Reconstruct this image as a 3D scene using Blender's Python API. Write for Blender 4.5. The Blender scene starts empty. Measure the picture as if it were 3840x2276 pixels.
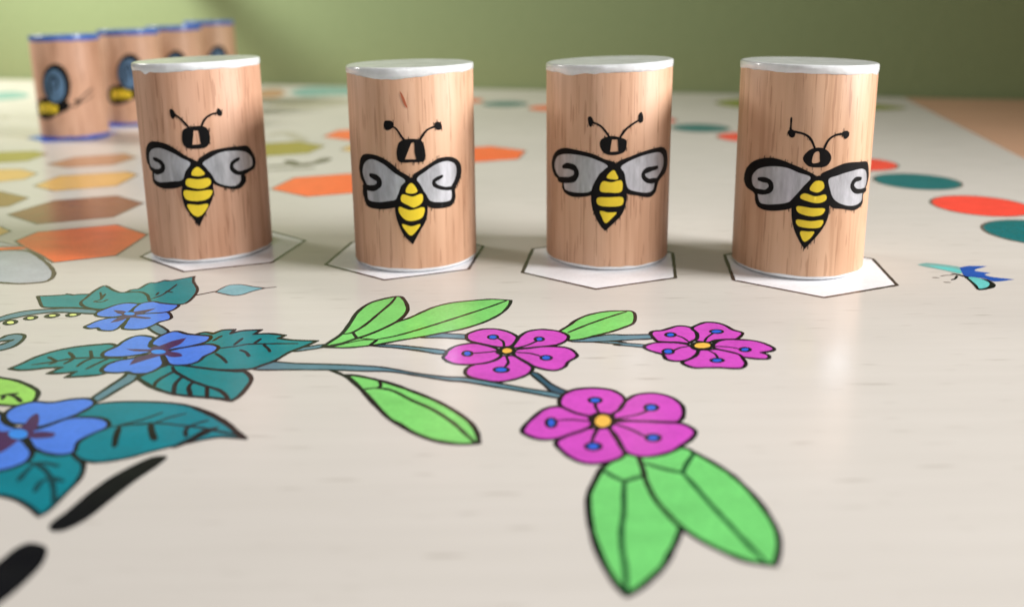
import bpy, bmesh, math, random
from mathutils import Vector, Matrix, noise
from mathutils.geometry import delaunay_2d_cdt

random.seed(7)
MM = 0.001                                     # every length below is in millimetres
scene = bpy.context.scene
COL = scene.collection

# ------------------------------------------------------------------ camera
CAM_H = 51.97
cam = bpy.data.cameras.new('camera')
cam.sensor_fit = 'HORIZONTAL'; cam.sensor_width = 36.0
cam.lens = 31.106
cam.shift_y = -0.1004
cam.clip_start = 0.005; cam.clip_end = 20.0
cam.dof.use_dof = True
cam.dof.focus_distance = 0.150
cam.dof.aperture_fstop = 14.5
cam_ob = bpy.data.objects.new('camera', cam); COL.objects.link(cam_ob)
PITCH, ROLL = math.radians(12.8229), math.radians(-0.5411)
fw = Vector((0, math.cos(PITCH), -math.sin(PITCH)))
r0 = Vector((1, 0, 0)); u0 = Vector((0, math.sin(PITCH), math.cos(PITCH)))
rt = r0 * math.cos(ROLL) + u0 * math.sin(ROLL); up = -r0 * math.sin(ROLL) + u0 * math.cos(ROLL)
mw = Matrix((rt, up, -fw)).transposed().to_4x4(); mw.translation = Vector((0, 0, CAM_H * MM))
cam_ob.matrix_world = mw
scene.camera = cam_ob

# ------------------------------------------------------------------ light of the room
world = bpy.data.worlds.new('World'); scene.world = world; world.use_nodes = True
bg = world.node_tree.nodes['Background']
bg.inputs[0].default_value = (1.0, 0.84, 0.62, 1); bg.inputs[1].default_value = 0.08
def area(name, loc, target, sx, sy, watts, col):
    l = bpy.data.lights.new(name, 'AREA'); l.shape = 'RECTANGLE'; l.size = sx * MM; l.size_y = sy * MM
    l.energy = watts; l.color = col
    o = bpy.data.objects.new(name, l); COL.objects.link(o)
    o.location = Vector(loc) * MM
    o.rotation_euler = (Vector(target) - Vector(loc)).to_track_quat('-Z', 'Y').to_euler()
    return o
area('window_light', (650, 15, 350), (-20, 165, 0), 280, 220, 0.98, (1.0, 0.985, 0.975)).data.spread = math.radians(52)
area('side_window_light', (-528, 467, 362), (-215, 590, 10), 140, 140, 1.85, (1.0, 0.975, 0.915)).data.spread = math.radians(112)
area('front_light', (-40, -270, 240), (-30, 180, 10), 280, 170, 0.112, (0.98, 0.985, 1.0)).data.spread = math.radians(70)
scene.view_settings.view_transform = 'Standard'; scene.view_settings.look = 'None'
scene.view_settings.gamma = 1.0; scene.view_settings.exposure = 0.08
scene.view_settings.use_curve_mapping = False
scene.render.engine = 'CYCLES'
scene.cycles.use_denoising = True
scene.cycles.max_bounces = 8

# ------------------------------------------------------------------ materials
def lin(c): return tuple(((v / 255) / 12.92 if v <= 10 else (((v / 255) + .055) / 1.055) ** 2.4) for v in c)
def nodes(name):
    m = bpy.data.materials.new(name); m.use_nodes = True
    nt = m.node_tree; b = nt.nodes['Principled BSDF']
    return m, nt, b
def add(nt, t, **k):
    n = nt.nodes.new(t)
    for a, v in k.items(): setattr(n, a, v)
    return n
def mapping(nt, scale, rot=(0, 0, 0), rnd=0.0):
    tc = add(nt, 'ShaderNodeTexCoord'); mp = add(nt, 'ShaderNodeMapping')
    mp.inputs['Scale'].default_value = scale; mp.inputs['Rotation'].default_value = rot
    nt.links.new(tc.outputs['Object'], mp.inputs['Vector'])
    if rnd:
        oi = add(nt, 'ShaderNodeObjectInfo'); mul = add(nt, 'ShaderNodeMath', operation='MULTIPLY'); mul.inputs[1].default_value = rnd
        nt.links.new(oi.outputs['Random'], mul.inputs[0]); cx = add(nt, 'ShaderNodeCombineXYZ')
        for i in range(3): nt.links.new(mul.outputs[0], cx.inputs[i])
        nt.links.new(cx.outputs[0], mp.inputs['Location'])
    return mp.outputs[0]
def noise_tex(nt, vec, scale, detail=3, rough=.55):
    n = add(nt, 'ShaderNodeTexNoise'); n.inputs['Scale'].default_value = scale
    n.inputs['Detail'].default_value = detail; n.inputs['Roughness'].default_value = rough
    nt.links.new(vec, n.inputs['Vector']); return n.outputs['Fac']
def ramp(nt, fac, stops):
    r = add(nt, 'ShaderNodeValToRGB'); e = r.color_ramp.elements
    while len(e) < len(stops): e.new(.5)
    for i, (p, c) in enumerate(stops): e[i].position = p; e[i].color = (*c, 1) if len(c) == 3 else c
    nt.links.new(fac, r.inputs[0]); return r.outputs[0]
def mix(nt, mode, fac, a, b):
    n = add(nt, 'ShaderNodeMix', data_type='RGBA', blend_type=mode)
    for s, v in ((n.inputs[0], fac), (n.inputs[6], a), (n.inputs[7], b)):
        if isinstance(v, (int, float)): s.default_value = v
        elif isinstance(v, tuple): s.default_value = (*v, 1) if len(v) == 3 else v
        else: nt.links.new(v, s)
    return n.outputs[2]
def bump(nt, b, h, strength, dist):
    n = add(nt, 'ShaderNodeBump'); n.inputs['Strength'].default_value = strength; n.inputs['Distance'].default_value = dist
    nt.links.new(h, n.inputs['Height']); nt.links.new(n.outputs[0], b.inputs['Normal'])
GRAIN = math.radians(9.4)

def mat_board():
    m, nt, b = nodes('birch_board')
    v = mapping(nt, (25, 420, 60), (0, 0, GRAIN))
    g = noise_tex(nt, v, 1.0, 4, .6)
    v2 = mapping(nt, (120, 1100, 200), (0, 0, GRAIN)); f = noise_tex(nt, v2, 1.0, 1, .4)
    v3 = mapping(nt, (9, 14, 10)); blot = noise_tex(nt, v3, 1.0, 2, .5)
    base = ramp(nt, g, [(.3, (.632, .600, .560)), (.55, (.650, .618, .578)), (.75, (.664, .633, .594))])
    fle = ramp(nt, f, [(.68, (1, 1, 1)), (.78, (.66, .63, .60))])
    c = mix(nt, 'MULTIPLY', .62, base, fle)
    c = mix(nt, 'MULTIPLY', 1.0, c, ramp(nt, blot, [(.3, (.95, .94, .93)), (.7, (1.04, 1.03, 1.02))]))
    nt.links.new(c, b.inputs['Base Color'])
    lacquer(nt, b); return m
def lacquer(nt, b, rough=.18):
    v = mapping(nt, (70, 260, 60), (0, 0, GRAIN)); n = noise_tex(nt, v, 1.0, 3, .5)
    mr = add(nt, 'ShaderNodeMapRange'); mr.inputs['To Min'].default_value = rough - .05; mr.inputs['To Max'].default_value = rough + .10
    nt.links.new(n, mr.inputs['Value']); nt.links.new(mr.outputs[0], b.inputs['Roughness'])
    b.inputs['Specular IOR Level'].default_value = .34
    bump(nt, b, n, .05, .0004)
def mat_print(name, rgb, var=.10, gain=1.0):
    m, nt, b = nodes(name)
    base = tuple(min(1, x * gain) for x in lin(rgb))
    n = noise_tex(nt, mapping(nt, (160, 260, 200)), 1.0, 3, .6)
    g = noise_tex(nt, mapping(nt, (1400, 3200, 1500), (0, 0, GRAIN)), 1.0, 2, .5)
    c = mix(nt, 'MULTIPLY', 1.0, base, ramp(nt, n, [(.3, (1 - var,) * 3), (.7, (1 + var,) * 3)]))
    c = mix(nt, 'MULTIPLY', 1.0, c, ramp(nt, g, [(.35, (1 - var * .9,) * 3), (.65, (1 + var * .7,) * 3)]))
    nt.links.new(c, b.inputs['Base Color']); lacquer(nt, b); return m
def mat_wood(name):
    m, nt, b = nodes(name)
    v = mapping(nt, (260, 260, 12), (0, 0, 0), 40.0); streak = noise_tex(nt, v, 1.0, 5, .62)
    v2 = mapping(nt, (2300, 2300, 120), (0, 0, 0), 40.0); fleck = noise_tex(nt, v2, 1.0, 1, .5)
    v3 = mapping(nt, (110, 110, 22), (0, 0, 0), 40.0); big = noise_tex(nt, v3, 1.0, 2, .5)
    v4 = mapping(nt, (800, 800, 26), (0, 0, 0), 40.0); fine = noise_tex(nt, v4, 1.0, 3, .6)
    c = ramp(nt, streak, [(.25, (.590, .345, .225)), (.5, (.645, .395, .272)), (.72, (.685, .438, .312))])
    oi = add(nt, 'ShaderNodeObjectInfo')
    c = mix(nt, 'MULTIPLY', 1.0, c, ramp(nt, oi.outputs['Random'], [(0, (.96, .90, .92)), (1, (1.0, 1.05, .95))]))
    c = mix(nt, 'MULTIPLY', .75, c, ramp(nt, fine, [(.36, (.82, .77, .72)), (.52, (1, 1, 1))]))
    c = mix(nt, 'MULTIPLY', .55, c, ramp(nt, fleck, [(.62, (1, 1, 1)), (.66, (.60, .49, .42))]))
    c = mix(nt, 'MULTIPLY', 1.0, c, ramp(nt, big, [(.28, (.80, .73, .68)), (.52, (.99, .98, .97)), (.72, (1.05, 1.05, 1.05))]))
    nt.links.new(c, b.inputs['Base Color'])
    b.inputs['Roughness'].default_value = .50; b.inputs['Specular IOR Level'].default_value = .32
    bump(nt, b, fine, .25, .00012); return m
def mat_paint(name, rgb, rough=.22):
    m, nt, b = nodes(name)
    v = mapping(nt, (260, 260, 260), (0, 0, 0), 20.0); n = noise_tex(nt, v, 1.0, 3, .55)
    c = mix(nt, 'MULTIPLY', 1.0, lin(rgb), ramp(nt, n, [(.3, (.84, .84, .83)), (.7, (1.04, 1.04, 1.04))]))
    nt.links.new(c, b.inputs['Base Color']); b.inputs['Roughness'].default_value = rough
    b.inputs['Coat Weight'].default_value = .4; b.inputs['Coat Roughness'].default_value = .08
    bump(nt, b, n, .35, .0006); return m
def mat_marker(name, rgb, rough=.5, metal=0.0, var=.2):
    m, nt, b = nodes(name)
    v = mapping(nt, (500, 500, 120), (0, 0, 0), 20.0); n = noise_tex(nt, v, 1.0, 4, .65)
    c = mix(nt, 'MULTIPLY', 1.0, lin(rgb), ramp(nt, n, [(.3, (1 - var,) * 3), (.7, (1 + var * .6,) * 3)]))
    nt.links.new(c, b.inputs['Base Color']); b.inputs['Roughness'].default_value = rough
    b.inputs['Metallic'].default_value = metal
    bump(nt, b, n, .3, .0002); return m
def mat_wall():
    m, nt, b = nodes('green_wall_paint')
    v = mapping(nt, (160, 160, 160)); n = noise_tex(nt, v, 1.0, 3, .6)
    c = ramp(nt, n, [(.3, (.246, .315, .158)), (.7, (.256, .326, .166))])
    nt.links.new(c, b.inputs['Base Color']); b.inputs['Roughness'].default_value = .8; b.inputs['Specular IOR Level'].default_value = .2
    bump(nt, b, n, .3, .001); return m
def mat_table():
    m, nt, b = nodes('brown_table_wood')
    v = mapping(nt, (14, 160, 40), (0, 0, GRAIN)); g = noise_tex(nt, v, 1.0, 4, .6)
    c = ramp(nt, g, [(.3, (.60, .345, .220)), (.7, (.72, .430, .285))])
    nt.links.new(c, b.inputs['Base Color']); b.inputs['Roughness'].default_value = .4; return m

PRINT = {  # inks as they look on the board, sRGB
    'teal': (0, 118, 124), 'teal2': (0, 114, 128), 'green': (112, 190, 100), 'green2': (104, 188, 104), 'lime': (140, 195, 90),
    'pink': (186, 68, 174), 'blue': (70, 116, 208), 'purple': (66, 34, 78), 'sky': (50, 128, 214), 'yolk': (216, 168, 72),
    'anther': (36, 88, 196), 'stem': (84, 120, 134), 'darkstem': (44, 78, 96), 'pod': (214, 224, 132), 'bud': (110, 160, 170),
    'orange': (232, 96, 48), 'red': (230, 70, 58), 'brown': (128, 82, 60), 'tan': (168, 128, 98), 'ochre': (206, 164, 96),
    'umber': (138, 104, 58), 'olive': (148, 134, 48), 'grey': (160, 164, 172), 'paleg': (190, 190, 196), 'white': (240, 240, 244),
    'bluehex': (44, 92, 190), 'turq': (92, 180, 178), 'greyteal': (112, 156, 152), 'navy': (30, 76, 160), 'black': (6, 8, 16),
    'ink': (8, 8, 16), 'soft_ink': (96, 86, 78), 'brown_ink': (66, 54, 50), 'dark_teal': (3, 54, 62), 'dark_green': (14, 62, 34),
    'dotteal': (14, 100, 104), 'faint': (172, 166, 152), 'olivegreen': (124, 132, 40)}
MAT = {k: mat_print('print_' + k, v, .05 if k in ('black', 'ink', 'white') else .09, 1.0 if k == 'white' else 1.25) for k, v in PRINT.items()}
MAT['bee_ink'] = mat_marker('black_marker', (12, 10, 11), .6, 0, .25)
MAT['bee_ink'].node_tree.nodes['Principled BSDF'].inputs['Specular IOR Level'].default_value = .15
MAT['silver'] = mat_marker('silver_marker', (192, 193, 199), .52, .70, .36)
MAT['yellow'] = mat_marker('yellow_marker', (234, 204, 44), .5, 0, .08)
MAT['wingblue'] = mat_marker('blue_marker', (84, 118, 150), .5, 0, .3)
MAT['fleck'] = mat_marker('red_grain', (176, 92, 58), .5, 0, .15)
MAT['board'] = mat_board(); MAT['wood'] = mat_wood('beech_wood')
MAT['capwhite'] = mat_paint('white_gloss_paint', (228, 230, 232)); MAT['capblue'] = mat_paint('blue_gloss_paint', (62, 104, 190))
MAT['wall'] = mat_wall(); MAT['table'] = mat_table()

# ------------------------------------------------------------------ helpers
def link(name, me, parent=None):
    o = bpy.data.objects.new(name, me); COL.objects.link(o); o.parent = parent; return o
def mesh_obj(name, verts, faces, mats, parent=None, idx=None, smooth=False):
    me = bpy.data.meshes.new(name)
    me.from_pydata([(x * MM, y * MM, z * MM) for x, y, z in verts], [], faces)
    for m in mats: me.materials.append(m)
    if idx: me.polygons.foreach_set('material_index', idx)
    if smooth: me.polygons.foreach_set('use_smooth', [True] * len(me.polygons))
    me.update(); return link(name, me, parent)
def sample(pts, closed, step):
    """Catmull-Rom through the points; a point with a third value is a sharp corner."""
    n = len(pts); out = []
    corner = [len(p) > 2 for p in pts]
    P = [Vector(p[:2]) for p in pts]
    for i in range(n if closed else n - 1):
        j = (i + 1) % n
        a = P[i] if (corner[i] or (not closed and i == 0)) else P[i - 1]
        d = P[j] if (corner[j] or (not closed and j == n - 1)) else P[(j + 1) % n]
        b, c = P[i], P[j]
        k = max(2, int(math.ceil((c - b).length / step)))
        for s in range(k):
            t = s / k
            out.append((.5 * ((2 * b) + (c - a) * t + (2 * a - 5 * b + 4 * c - d) * t * t + (3 * b - a - 3 * c + d) * t ** 3), corner[i] and s == 0))
    if not closed: out.append((P[-1], False))
    return out
def ccw(poly):
    s = sum(poly[i][0] * poly[(i + 1) % len(poly)][1] - poly[(i + 1) % len(poly)][0] * poly[i][1] for i in range(len(poly)))
    return poly if s > 0 else poly[::-1]
def disc(p, r, n=9): return [(p[0] + r * math.cos(a * 2 * math.pi / n), p[1] + r * math.sin(a * 2 * math.pi / n)) for a in range(n)]
def stroke(pts, closed, w, step, seed, taper=True):
    """Pen line as many small convex pieces."""
    s = sample(pts, closed, step); n = len(s); pieces = []; W = []
    for i, (p, _) in enumerate(s):
        k = 1 + .22 * noise.noise((p.x * .55 + seed, p.y * .55, seed * .37)) + .12 * noise.noise((p.x * 2.1, p.y * 2.1 + seed, 3.3))
        if taper and not closed:
            e = min(i, n - 1 - i) / max(1, n - 1); k *= .72 + .28 * min(1, e / .12)
        W.append(w * .5 * k)
    off = []
    for i in range(n):
        a = s[i - 1][0] if (closed or i) else s[i][0]; b = s[(i + 1) % n][0] if (closed or i < n - 1) else s[i][0]
        t = (b - a); t = t.normalized() if t.length > 1e-9 else Vector((1, 0)); nrm = Vector((-t.y, t.x))
        off.append((s[i][0] + nrm * W[i], s[i][0] - nrm * W[i]))
    for i in range(n if closed else n - 1):
        j = (i + 1) % n
        q = [off[i][1], off[j][1], off[j][0], off[i][0]]
        def cr(a, b, c): return (b.x - a.x) * (c.y - a.y) - (b.y - a.y) * (c.x - a.x)
        if all(cr(q[k], q[(k + 1) % 4], q[(k + 2) % 4]) > 1e-9 for k in range(4)): pieces.append([tuple(v) for v in q])
        else: pieces.append(disc(s[i][0], W[i]))
    for i in range(n):
        if s[i][1] or (not closed and i in (0, n - 1)): pieces.append(disc(s[i][0], W[i]))
    return pieces
GAIN = 1.0
def paint(elements, step):
    """elements: (key, paint, line width, outline width, outline ink, points) in painting order.
    Returns {(key, paint): (verts2d, tris)}: one flat layer in which the last painted piece wins."""
    verts, faces, owner = [], [], []
    def put(poly, who):
        poly = ccw(poly); k = len(verts); verts.extend(Vector(p[:2]) for p in poly)
        faces.append(list(range(k, k + len(poly)))); owner.append(who)
    for n, (key, col, w, ow, ink, pts) in enumerate(elements):
        if w:
            for pc in stroke(pts, False, w * GAIN, step, n): put(pc, (key, col))
        else:
            put([tuple(v[0]) for v in sample(pts, True, step)], (key, col))
            if ow:
                for pc in stroke(pts, True, ow * GAIN, step, n): put(pc, (key[:1] + ('line',), ink))
    V, _, Fc, _, _, OF = delaunay_2d_cdt(verts, [], faces, 1, 1e-5)
    res = {}
    for tri, of in zip(Fc, OF):
        if not of: continue
        who = owner[max(of)]
        if who[1] == 'none': continue
        r = res.setdefault(who, ([], [], {}))
        t = []
        for v in tri:
            if v not in r[2]: r[2][v] = len(r[0]); r[0].append(tuple(V[v]))
            t.append(r[2][v])
        r[1].append(t)
    return res

# ------------------------------------------------------------------ traced drawings (millimetres on the board, or round a piece and up it)
BOARD_ART = [  # part, what it shows, [(piece, ink, line width, outline width, outline ink, points)]
    ('printed_hexagon', 'white hexagon under the piece before the blue capped row', [
        ('hexagon_fill', 'white', 0, 0.42, 'brown_ink', [(-78, 178.6, 1), (-65.04, 167.68, 1), (-49.11, 173.44, 1), (-46.13, 190.12, 1), (-59.09, 201.04, 1), (-75.02, 195.28, 1)]),
    ]),
    ('printed_hexagon', 'white hexagon under the piece with the reddish grain fleck', [
        ('hexagon_fill', 'white', 0, 0.42, 'brown_ink', [(-37.79, 171.64, 1), (-24.48, 161.16, 1), (-8.74, 167.45, 1), (-6.33, 184.22, 1), (-19.64, 194.7, 1), (-35.37, 188.41, 1)]),
    ]),
    ('printed_hexagon', 'white hexagon under the piece with the sloping top', [
        ('hexagon_fill', 'white', 0, 0.42, 'brown_ink', [(1.91, 165.03, 1), (15.21, 154.52, 1), (30.95, 160.79, 1), (33.4, 177.55, 1), (20.1, 188.05, 1), (4.36, 181.79, 1)]),
    ]),
    ('printed_hexagon', 'white hexagon under the piece next to the dragonfly', [
        ('hexagon_fill', 'white', 0, 0.42, 'brown_ink', [(41.61, 159.01, 1), (55.05, 148.68, 1), (70.71, 155.15, 1), (72.93, 171.95, 1), (59.5, 182.28, 1), (43.84, 175.81, 1)]),
    ]),
    ('printed_hexagon', 'blue hexagon under a blue capped piece', [
        ('hexagon_fill', 'bluehex', 0, 0.3, 'soft_ink', [(-192.56, 347.74, 1), (-179.39, 336.68, 1), (-163.22, 342.56, 1), (-160.24, 359.5, 1), (-173.41, 370.56, 1), (-189.58, 364.68, 1)]),
    ]),
    ('printed_hexagon', 'blue hexagon under a blue capped piece', [
        ('hexagon_fill', 'bluehex', 0, 0.3, 'soft_ink', [(-184.06, 387.24, 1), (-170.89, 376.18, 1), (-154.72, 382.06, 1), (-151.74, 399, 1), (-164.91, 410.06, 1), (-181.08, 404.18, 1)]),
    ]),
    ('printed_hexagon', 'blue hexagon under a blue capped piece', [
        ('hexagon_fill', 'bluehex', 0, 0.3, 'soft_ink', [(-179.06, 426.74, 1), (-165.89, 415.68, 1), (-149.72, 421.56, 1), (-146.74, 438.5, 1), (-159.91, 449.56, 1), (-176.08, 443.68, 1)]),
    ]),
    ('printed_hexagon', 'blue hexagon under a blue capped piece', [
        ('hexagon_fill', 'bluehex', 0, 0.3, 'soft_ink', [(-175.06, 466.24, 1), (-161.89, 455.18, 1), (-145.72, 461.06, 1), (-142.74, 478, 1), (-155.91, 489.06, 1), (-172.08, 483.18, 1)]),
    ]),
    ('printed_hexagon', 'orange hexagon behind the two middle white capped pieces', [
        ('hexagon_fill', 'orange', 0, 0.35, 'soft_ink', [(-68.5, 245.82, 1), (-55.78, 235.15, 1), (-40.18, 240.83, 1), (-37.3, 257.18, 1), (-50.02, 267.85, 1), (-65.62, 262.17, 1)]),
    ]),
    ('printed_hexagon', 'orange hexagon half way to the wall', [
        ('hexagon_fill', 'orange', 0, 0.35, 'soft_ink', [(-26.1, 295.32, 1), (-13.38, 284.65, 1), (2.22, 290.33, 1), (5.1, 306.68, 1), (-7.62, 317.35, 1), (-23.22, 311.67, 1)]),
    ]),
    ('printed_hexagon', 'orange hexagon beyond the olive one', [
        ('hexagon_fill', 'orange', 0, 0.35, 'soft_ink', [(-74.1, 344.32, 1), (-61.38, 333.65, 1), (-45.78, 339.33, 1), (-42.9, 355.68, 1), (-55.62, 366.35, 1), (-71.22, 360.67, 1)]),
    ]),
    ('printed_hexagon', 'olive hexagon beside the leafy twig', [
        ('hexagon_fill', 'olive', 0, 0.35, 'soft_ink', [(-99.6, 310.32, 1), (-86.88, 299.65, 1), (-71.28, 305.33, 1), (-68.4, 321.68, 1), (-81.12, 332.35, 1), (-96.72, 326.67, 1)]),
    ]),
    ('printed_hexagon', 'ochre hexagon beside the olive one', [
        ('hexagon_fill', 'ochre', 0, 0.35, 'soft_ink', [(-61.1, 312.32, 1), (-48.38, 301.65, 1), (-32.78, 307.33, 1), (-29.9, 323.68, 1), (-42.62, 334.35, 1), (-58.22, 328.67, 1)]),
    ]),
    ('printed_dot', 'red dot of the curving row of dots', [
        ('dot_fill', 'red', 0, 0.4, 'soft_ink', [(-38.4, 475), (-39.55, 480.03), (-42.77, 484.07), (-47.42, 486.31), (-52.58, 486.31), (-57.23, 484.07), (-60.45, 480.03), (-61.6, 475), (-60.45, 469.97), (-57.23, 465.93), (-52.58, 463.69), (-47.42, 463.69), (-42.77, 465.93), (-39.55, 469.97)]),
    ]),
    ('printed_dot', 'red dot of the curving row of dots', [
        ('dot_fill', 'orange', 0, 0.4, 'soft_ink', [(-14.4, 465), (-15.55, 470.03), (-18.77, 474.07), (-23.42, 476.31), (-28.58, 476.31), (-33.23, 474.07), (-36.45, 470.03), (-37.6, 465), (-36.45, 459.97), (-33.23, 455.93), (-28.58, 453.69), (-23.42, 453.69), (-18.77, 455.93), (-15.55, 459.97)]),
    ]),
    ('printed_dot', 'teal dot of the curving row of dots', [
        ('dot_fill', 'dotteal', 0, 0.4, 'soft_ink', [(8.6, 449), (7.45, 454.03), (4.23, 458.07), (-0.42, 460.31), (-5.58, 460.31), (-10.23, 458.07), (-13.45, 454.03), (-14.6, 449), (-13.45, 443.97), (-10.23, 439.93), (-5.58, 437.69), (-0.42, 437.69), (4.23, 439.93), (7.45, 443.97)]),
    ]),
    ('printed_dot', 'red dot of the curving row of dots', [
        ('dot_fill', 'orange', 0, 0.4, 'soft_ink', [(31.6, 430), (30.45, 435.03), (27.23, 439.07), (22.58, 441.31), (17.42, 441.31), (12.77, 439.07), (9.55, 435.03), (8.4, 430), (9.55, 424.97), (12.77, 420.93), (17.42, 418.69), (22.58, 418.69), (27.23, 420.93), (30.45, 424.97)]),
    ]),
    ('printed_dot', 'teal dot of the curving row of dots', [
        ('dot_fill', 'dotteal', 0, 0.4, 'soft_ink', [(52.6, 407), (51.45, 412.03), (48.23, 416.07), (43.58, 418.31), (38.42, 418.31), (33.77, 416.07), (30.55, 412.03), (29.4, 407), (30.55, 401.97), (33.77, 397.93), (38.42, 395.69), (43.58, 395.69), (48.23, 397.93), (51.45, 401.97)]),
    ]),
    ('printed_dot', 'red dot of the curving row of dots', [
        ('dot_fill', 'red', 0, 0.4, 'soft_ink', [(71.6, 383), (70.45, 388.03), (67.23, 392.07), (62.58, 394.31), (57.42, 394.31), (52.77, 392.07), (49.55, 388.03), (48.4, 383), (49.55, 377.97), (52.77, 373.93), (57.42, 371.69), (62.58, 371.69), (67.23, 373.93), (70.45, 377.97)]),
    ]),
    ('printed_dot', 'teal dot of the curving row of dots', [
        ('dot_fill', 'dotteal', 0, 0.4, 'soft_ink', [(88.6, 358), (87.45, 363.03), (84.23, 367.07), (79.58, 369.31), (74.42, 369.31), (69.77, 367.07), (66.55, 363.03), (65.4, 358), (66.55, 352.97), (69.77, 348.93), (74.42, 346.69), (79.58, 346.69), (84.23, 348.93), (87.45, 352.97)]),
    ]),
    ('printed_dot', 'red dot of the curving row of dots', [
        ('dot_fill', 'red', 0, 0.4, 'soft_ink', [(101.6, 333), (100.45, 338.03), (97.23, 342.07), (92.58, 344.31), (87.42, 344.31), (82.77, 342.07), (79.55, 338.03), (78.4, 333), (79.55, 327.97), (82.77, 323.93), (87.42, 321.69), (92.58, 321.69), (97.23, 323.93), (100.45, 327.97)]),
    ]),
    ('printed_dot', 'teal dot of the curving row of dots', [
        ('dot_fill', 'dotteal', 0, 0.4, 'soft_ink', [(112.6, 304), (111.45, 309.03), (108.23, 313.07), (103.58, 315.31), (98.42, 315.31), (93.77, 313.07), (90.55, 309.03), (89.4, 304), (90.55, 298.97), (93.77, 294.93), (98.42, 292.69), (103.58, 292.69), (108.23, 294.93), (111.45, 298.97)]),
    ]),
    ('printed_dot', 'red dot of the curving row of dots', [
        ('dot_fill', 'red', 0, 0.4, 'soft_ink', [(121.6, 276), (120.45, 281.03), (117.23, 285.07), (112.58, 287.31), (107.42, 287.31), (102.77, 285.07), (99.55, 281.03), (98.4, 276), (99.55, 270.97), (102.77, 266.93), (107.42, 264.69), (112.58, 264.69), (117.23, 266.93), (120.45, 270.97)]),
    ]),
    ('printed_dot', 'teal dot of the curving row of dots', [
        ('dot_fill', 'dotteal', 0, 0.4, 'soft_ink', [(127.6, 248), (126.45, 253.03), (123.23, 257.07), (118.58, 259.31), (113.42, 259.31), (108.77, 257.07), (105.55, 253.03), (104.4, 248), (105.55, 242.97), (108.77, 238.93), (113.42, 236.69), (118.58, 236.69), (123.23, 238.93), (126.45, 242.97)]),
    ]),
    ('printed_dot', 'red dot of the curving row of dots', [
        ('dot_fill', 'red', 0, 0.4, 'soft_ink', [(130.1, 217.5), (128.95, 222.53), (125.73, 226.57), (121.08, 228.81), (115.92, 228.81), (111.27, 226.57), (108.05, 222.53), (106.9, 217.5), (108.05, 212.47), (111.27, 208.43), (115.92, 206.19), (121.08, 206.19), (125.73, 208.43), (128.95, 212.47)]),
    ]),
    ('printed_dot', 'teal dot of the curving row of dots', [
        ('dot_fill', 'dotteal', 0, 0.4, 'soft_ink', [(129.6, 191), (128.45, 196.03), (125.23, 200.07), (120.58, 202.31), (115.42, 202.31), (110.77, 200.07), (107.55, 196.03), (106.4, 191), (107.55, 185.97), (110.77, 181.93), (115.42, 179.69), (120.58, 179.69), (125.23, 181.93), (128.45, 185.97)]),
    ]),
    ('printed_leaf', 'large olive leaf near the wall', [
        ('leaf_fill', 'olivegreen', 0, 0.4, 'soft_ink', [(103, 446), (120, 462), (145, 462), (172, 440), (186, 416), (160, 410), (130, 414), (110, 424)]),
    ]),
    ('printed_twig', 'dark grey twig behind the gap between two pieces', [
        ('line', 'soft_ink', 1.6, 0, 'ink', [(-78.79, 281.59), (-74.47, 283.25), (-70.76, 285.93), (-66.35, 281.89)]),
        ('line', 'soft_ink', 2.2, 0, 'ink', [(-74.64, 291.05), (-71.88, 286.96), (-69.15, 282.04)]),
        ('line', 'soft_ink', 2.6, 0, 'ink', [(-67.66, 283.85), (-64.78, 286.59), (-63.18, 289.45), (-62.51, 294.44)]),
        ('line', 'soft_ink', 1, 0, 'ink', [(-77.24, 274.21), (-70.88, 275.68), (-62.73, 277.08)]),
    ]),
    ('printed_twig', 'grey twig beside the olive hexagon', [
        ('line', 'faint', 3.2, 0, 'ink', [(-95.26, 349.27), (-92.23, 356.29), (-85.42, 345.85), (-78.91, 333.37)]),
    ]),
    ('printed_leaf', 'grey green leaf close to the wall', [
        ('leaf_fill', 'greyteal', 0, 0, 'ink', [(-129.53, 521.7), (-126.2, 548.8), (-113.45, 550.97), (-95.45, 542.46), (-89.47, 507.55), (-102.67, 497.26), (-117.29, 495.76)]),
    ]),
    ('printed_leaf', 'dull brown leaf beyond the orange hexagons', [
        ('leaf_fill', 'faint', 0, 0, 'ink', [(-126.53, 457.93), (-117.28, 476.99), (-96.4, 480.42), (-81.01, 466.34), (-89.63, 445.66), (-107.48, 435.96)]),
    ]),
    ('printed_flower', 'pale orange flower at the wall side of the board', [
        ('petal', 'tan', 0, 0, 'ink', [(-148.27, 515.85), (-147.91, 537.62), (-139.64, 536.84), (-130.07, 511.22), (-129.57, 491.32), (-137.9, 489.33)]),
    ]),
    ('printed_leaf', 'grey green leaf beside the blue capped row', [
        ('leaf_fill', 'greyteal', 0, 0, 'ink', [(-306.12, 515.28), (-308.87, 536.7), (-300.49, 539.09), (-283.4, 522.1), (-275.36, 501.24), (-280.12, 490.81), (-290.93, 489.08)]),
    ]),
    ('printed_twig', 'short grey twig beside the blue capped row', [
        ('line', 'faint', 2, 0, 'ink', [(-244.54, 415.57), (-241.09, 417.26), (-235.13, 411.07)]),
    ]),
    ('printed_hexagon', 'olive hexagon beside the nearest blue capped piece', [
        ('hexagon_fill', 'olive', 0, 0.35, 'soft_ink', [(-191.94, 308.4, 1), (-184.08, 314.73, 1), (-172.54, 316.4, 1), (-164.13, 309.09, 1), (-163.98, 295.2, 1), (-171.63, 292.57, 1), (-182.21, 292.12, 1)]),
    ]),
    ('printed_hexagon', 'tan hexagon', [
        ('hexagon_fill', 'tan', 0, 0.35, 'soft_ink', [(-153.72, 288.66, 1), (-151.04, 302.46, 1), (-136.89, 308.7, 1), (-129, 300.63, 1), (-130.99, 286.51, 1), (-144.24, 282.41, 1)]),
    ]),
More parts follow.
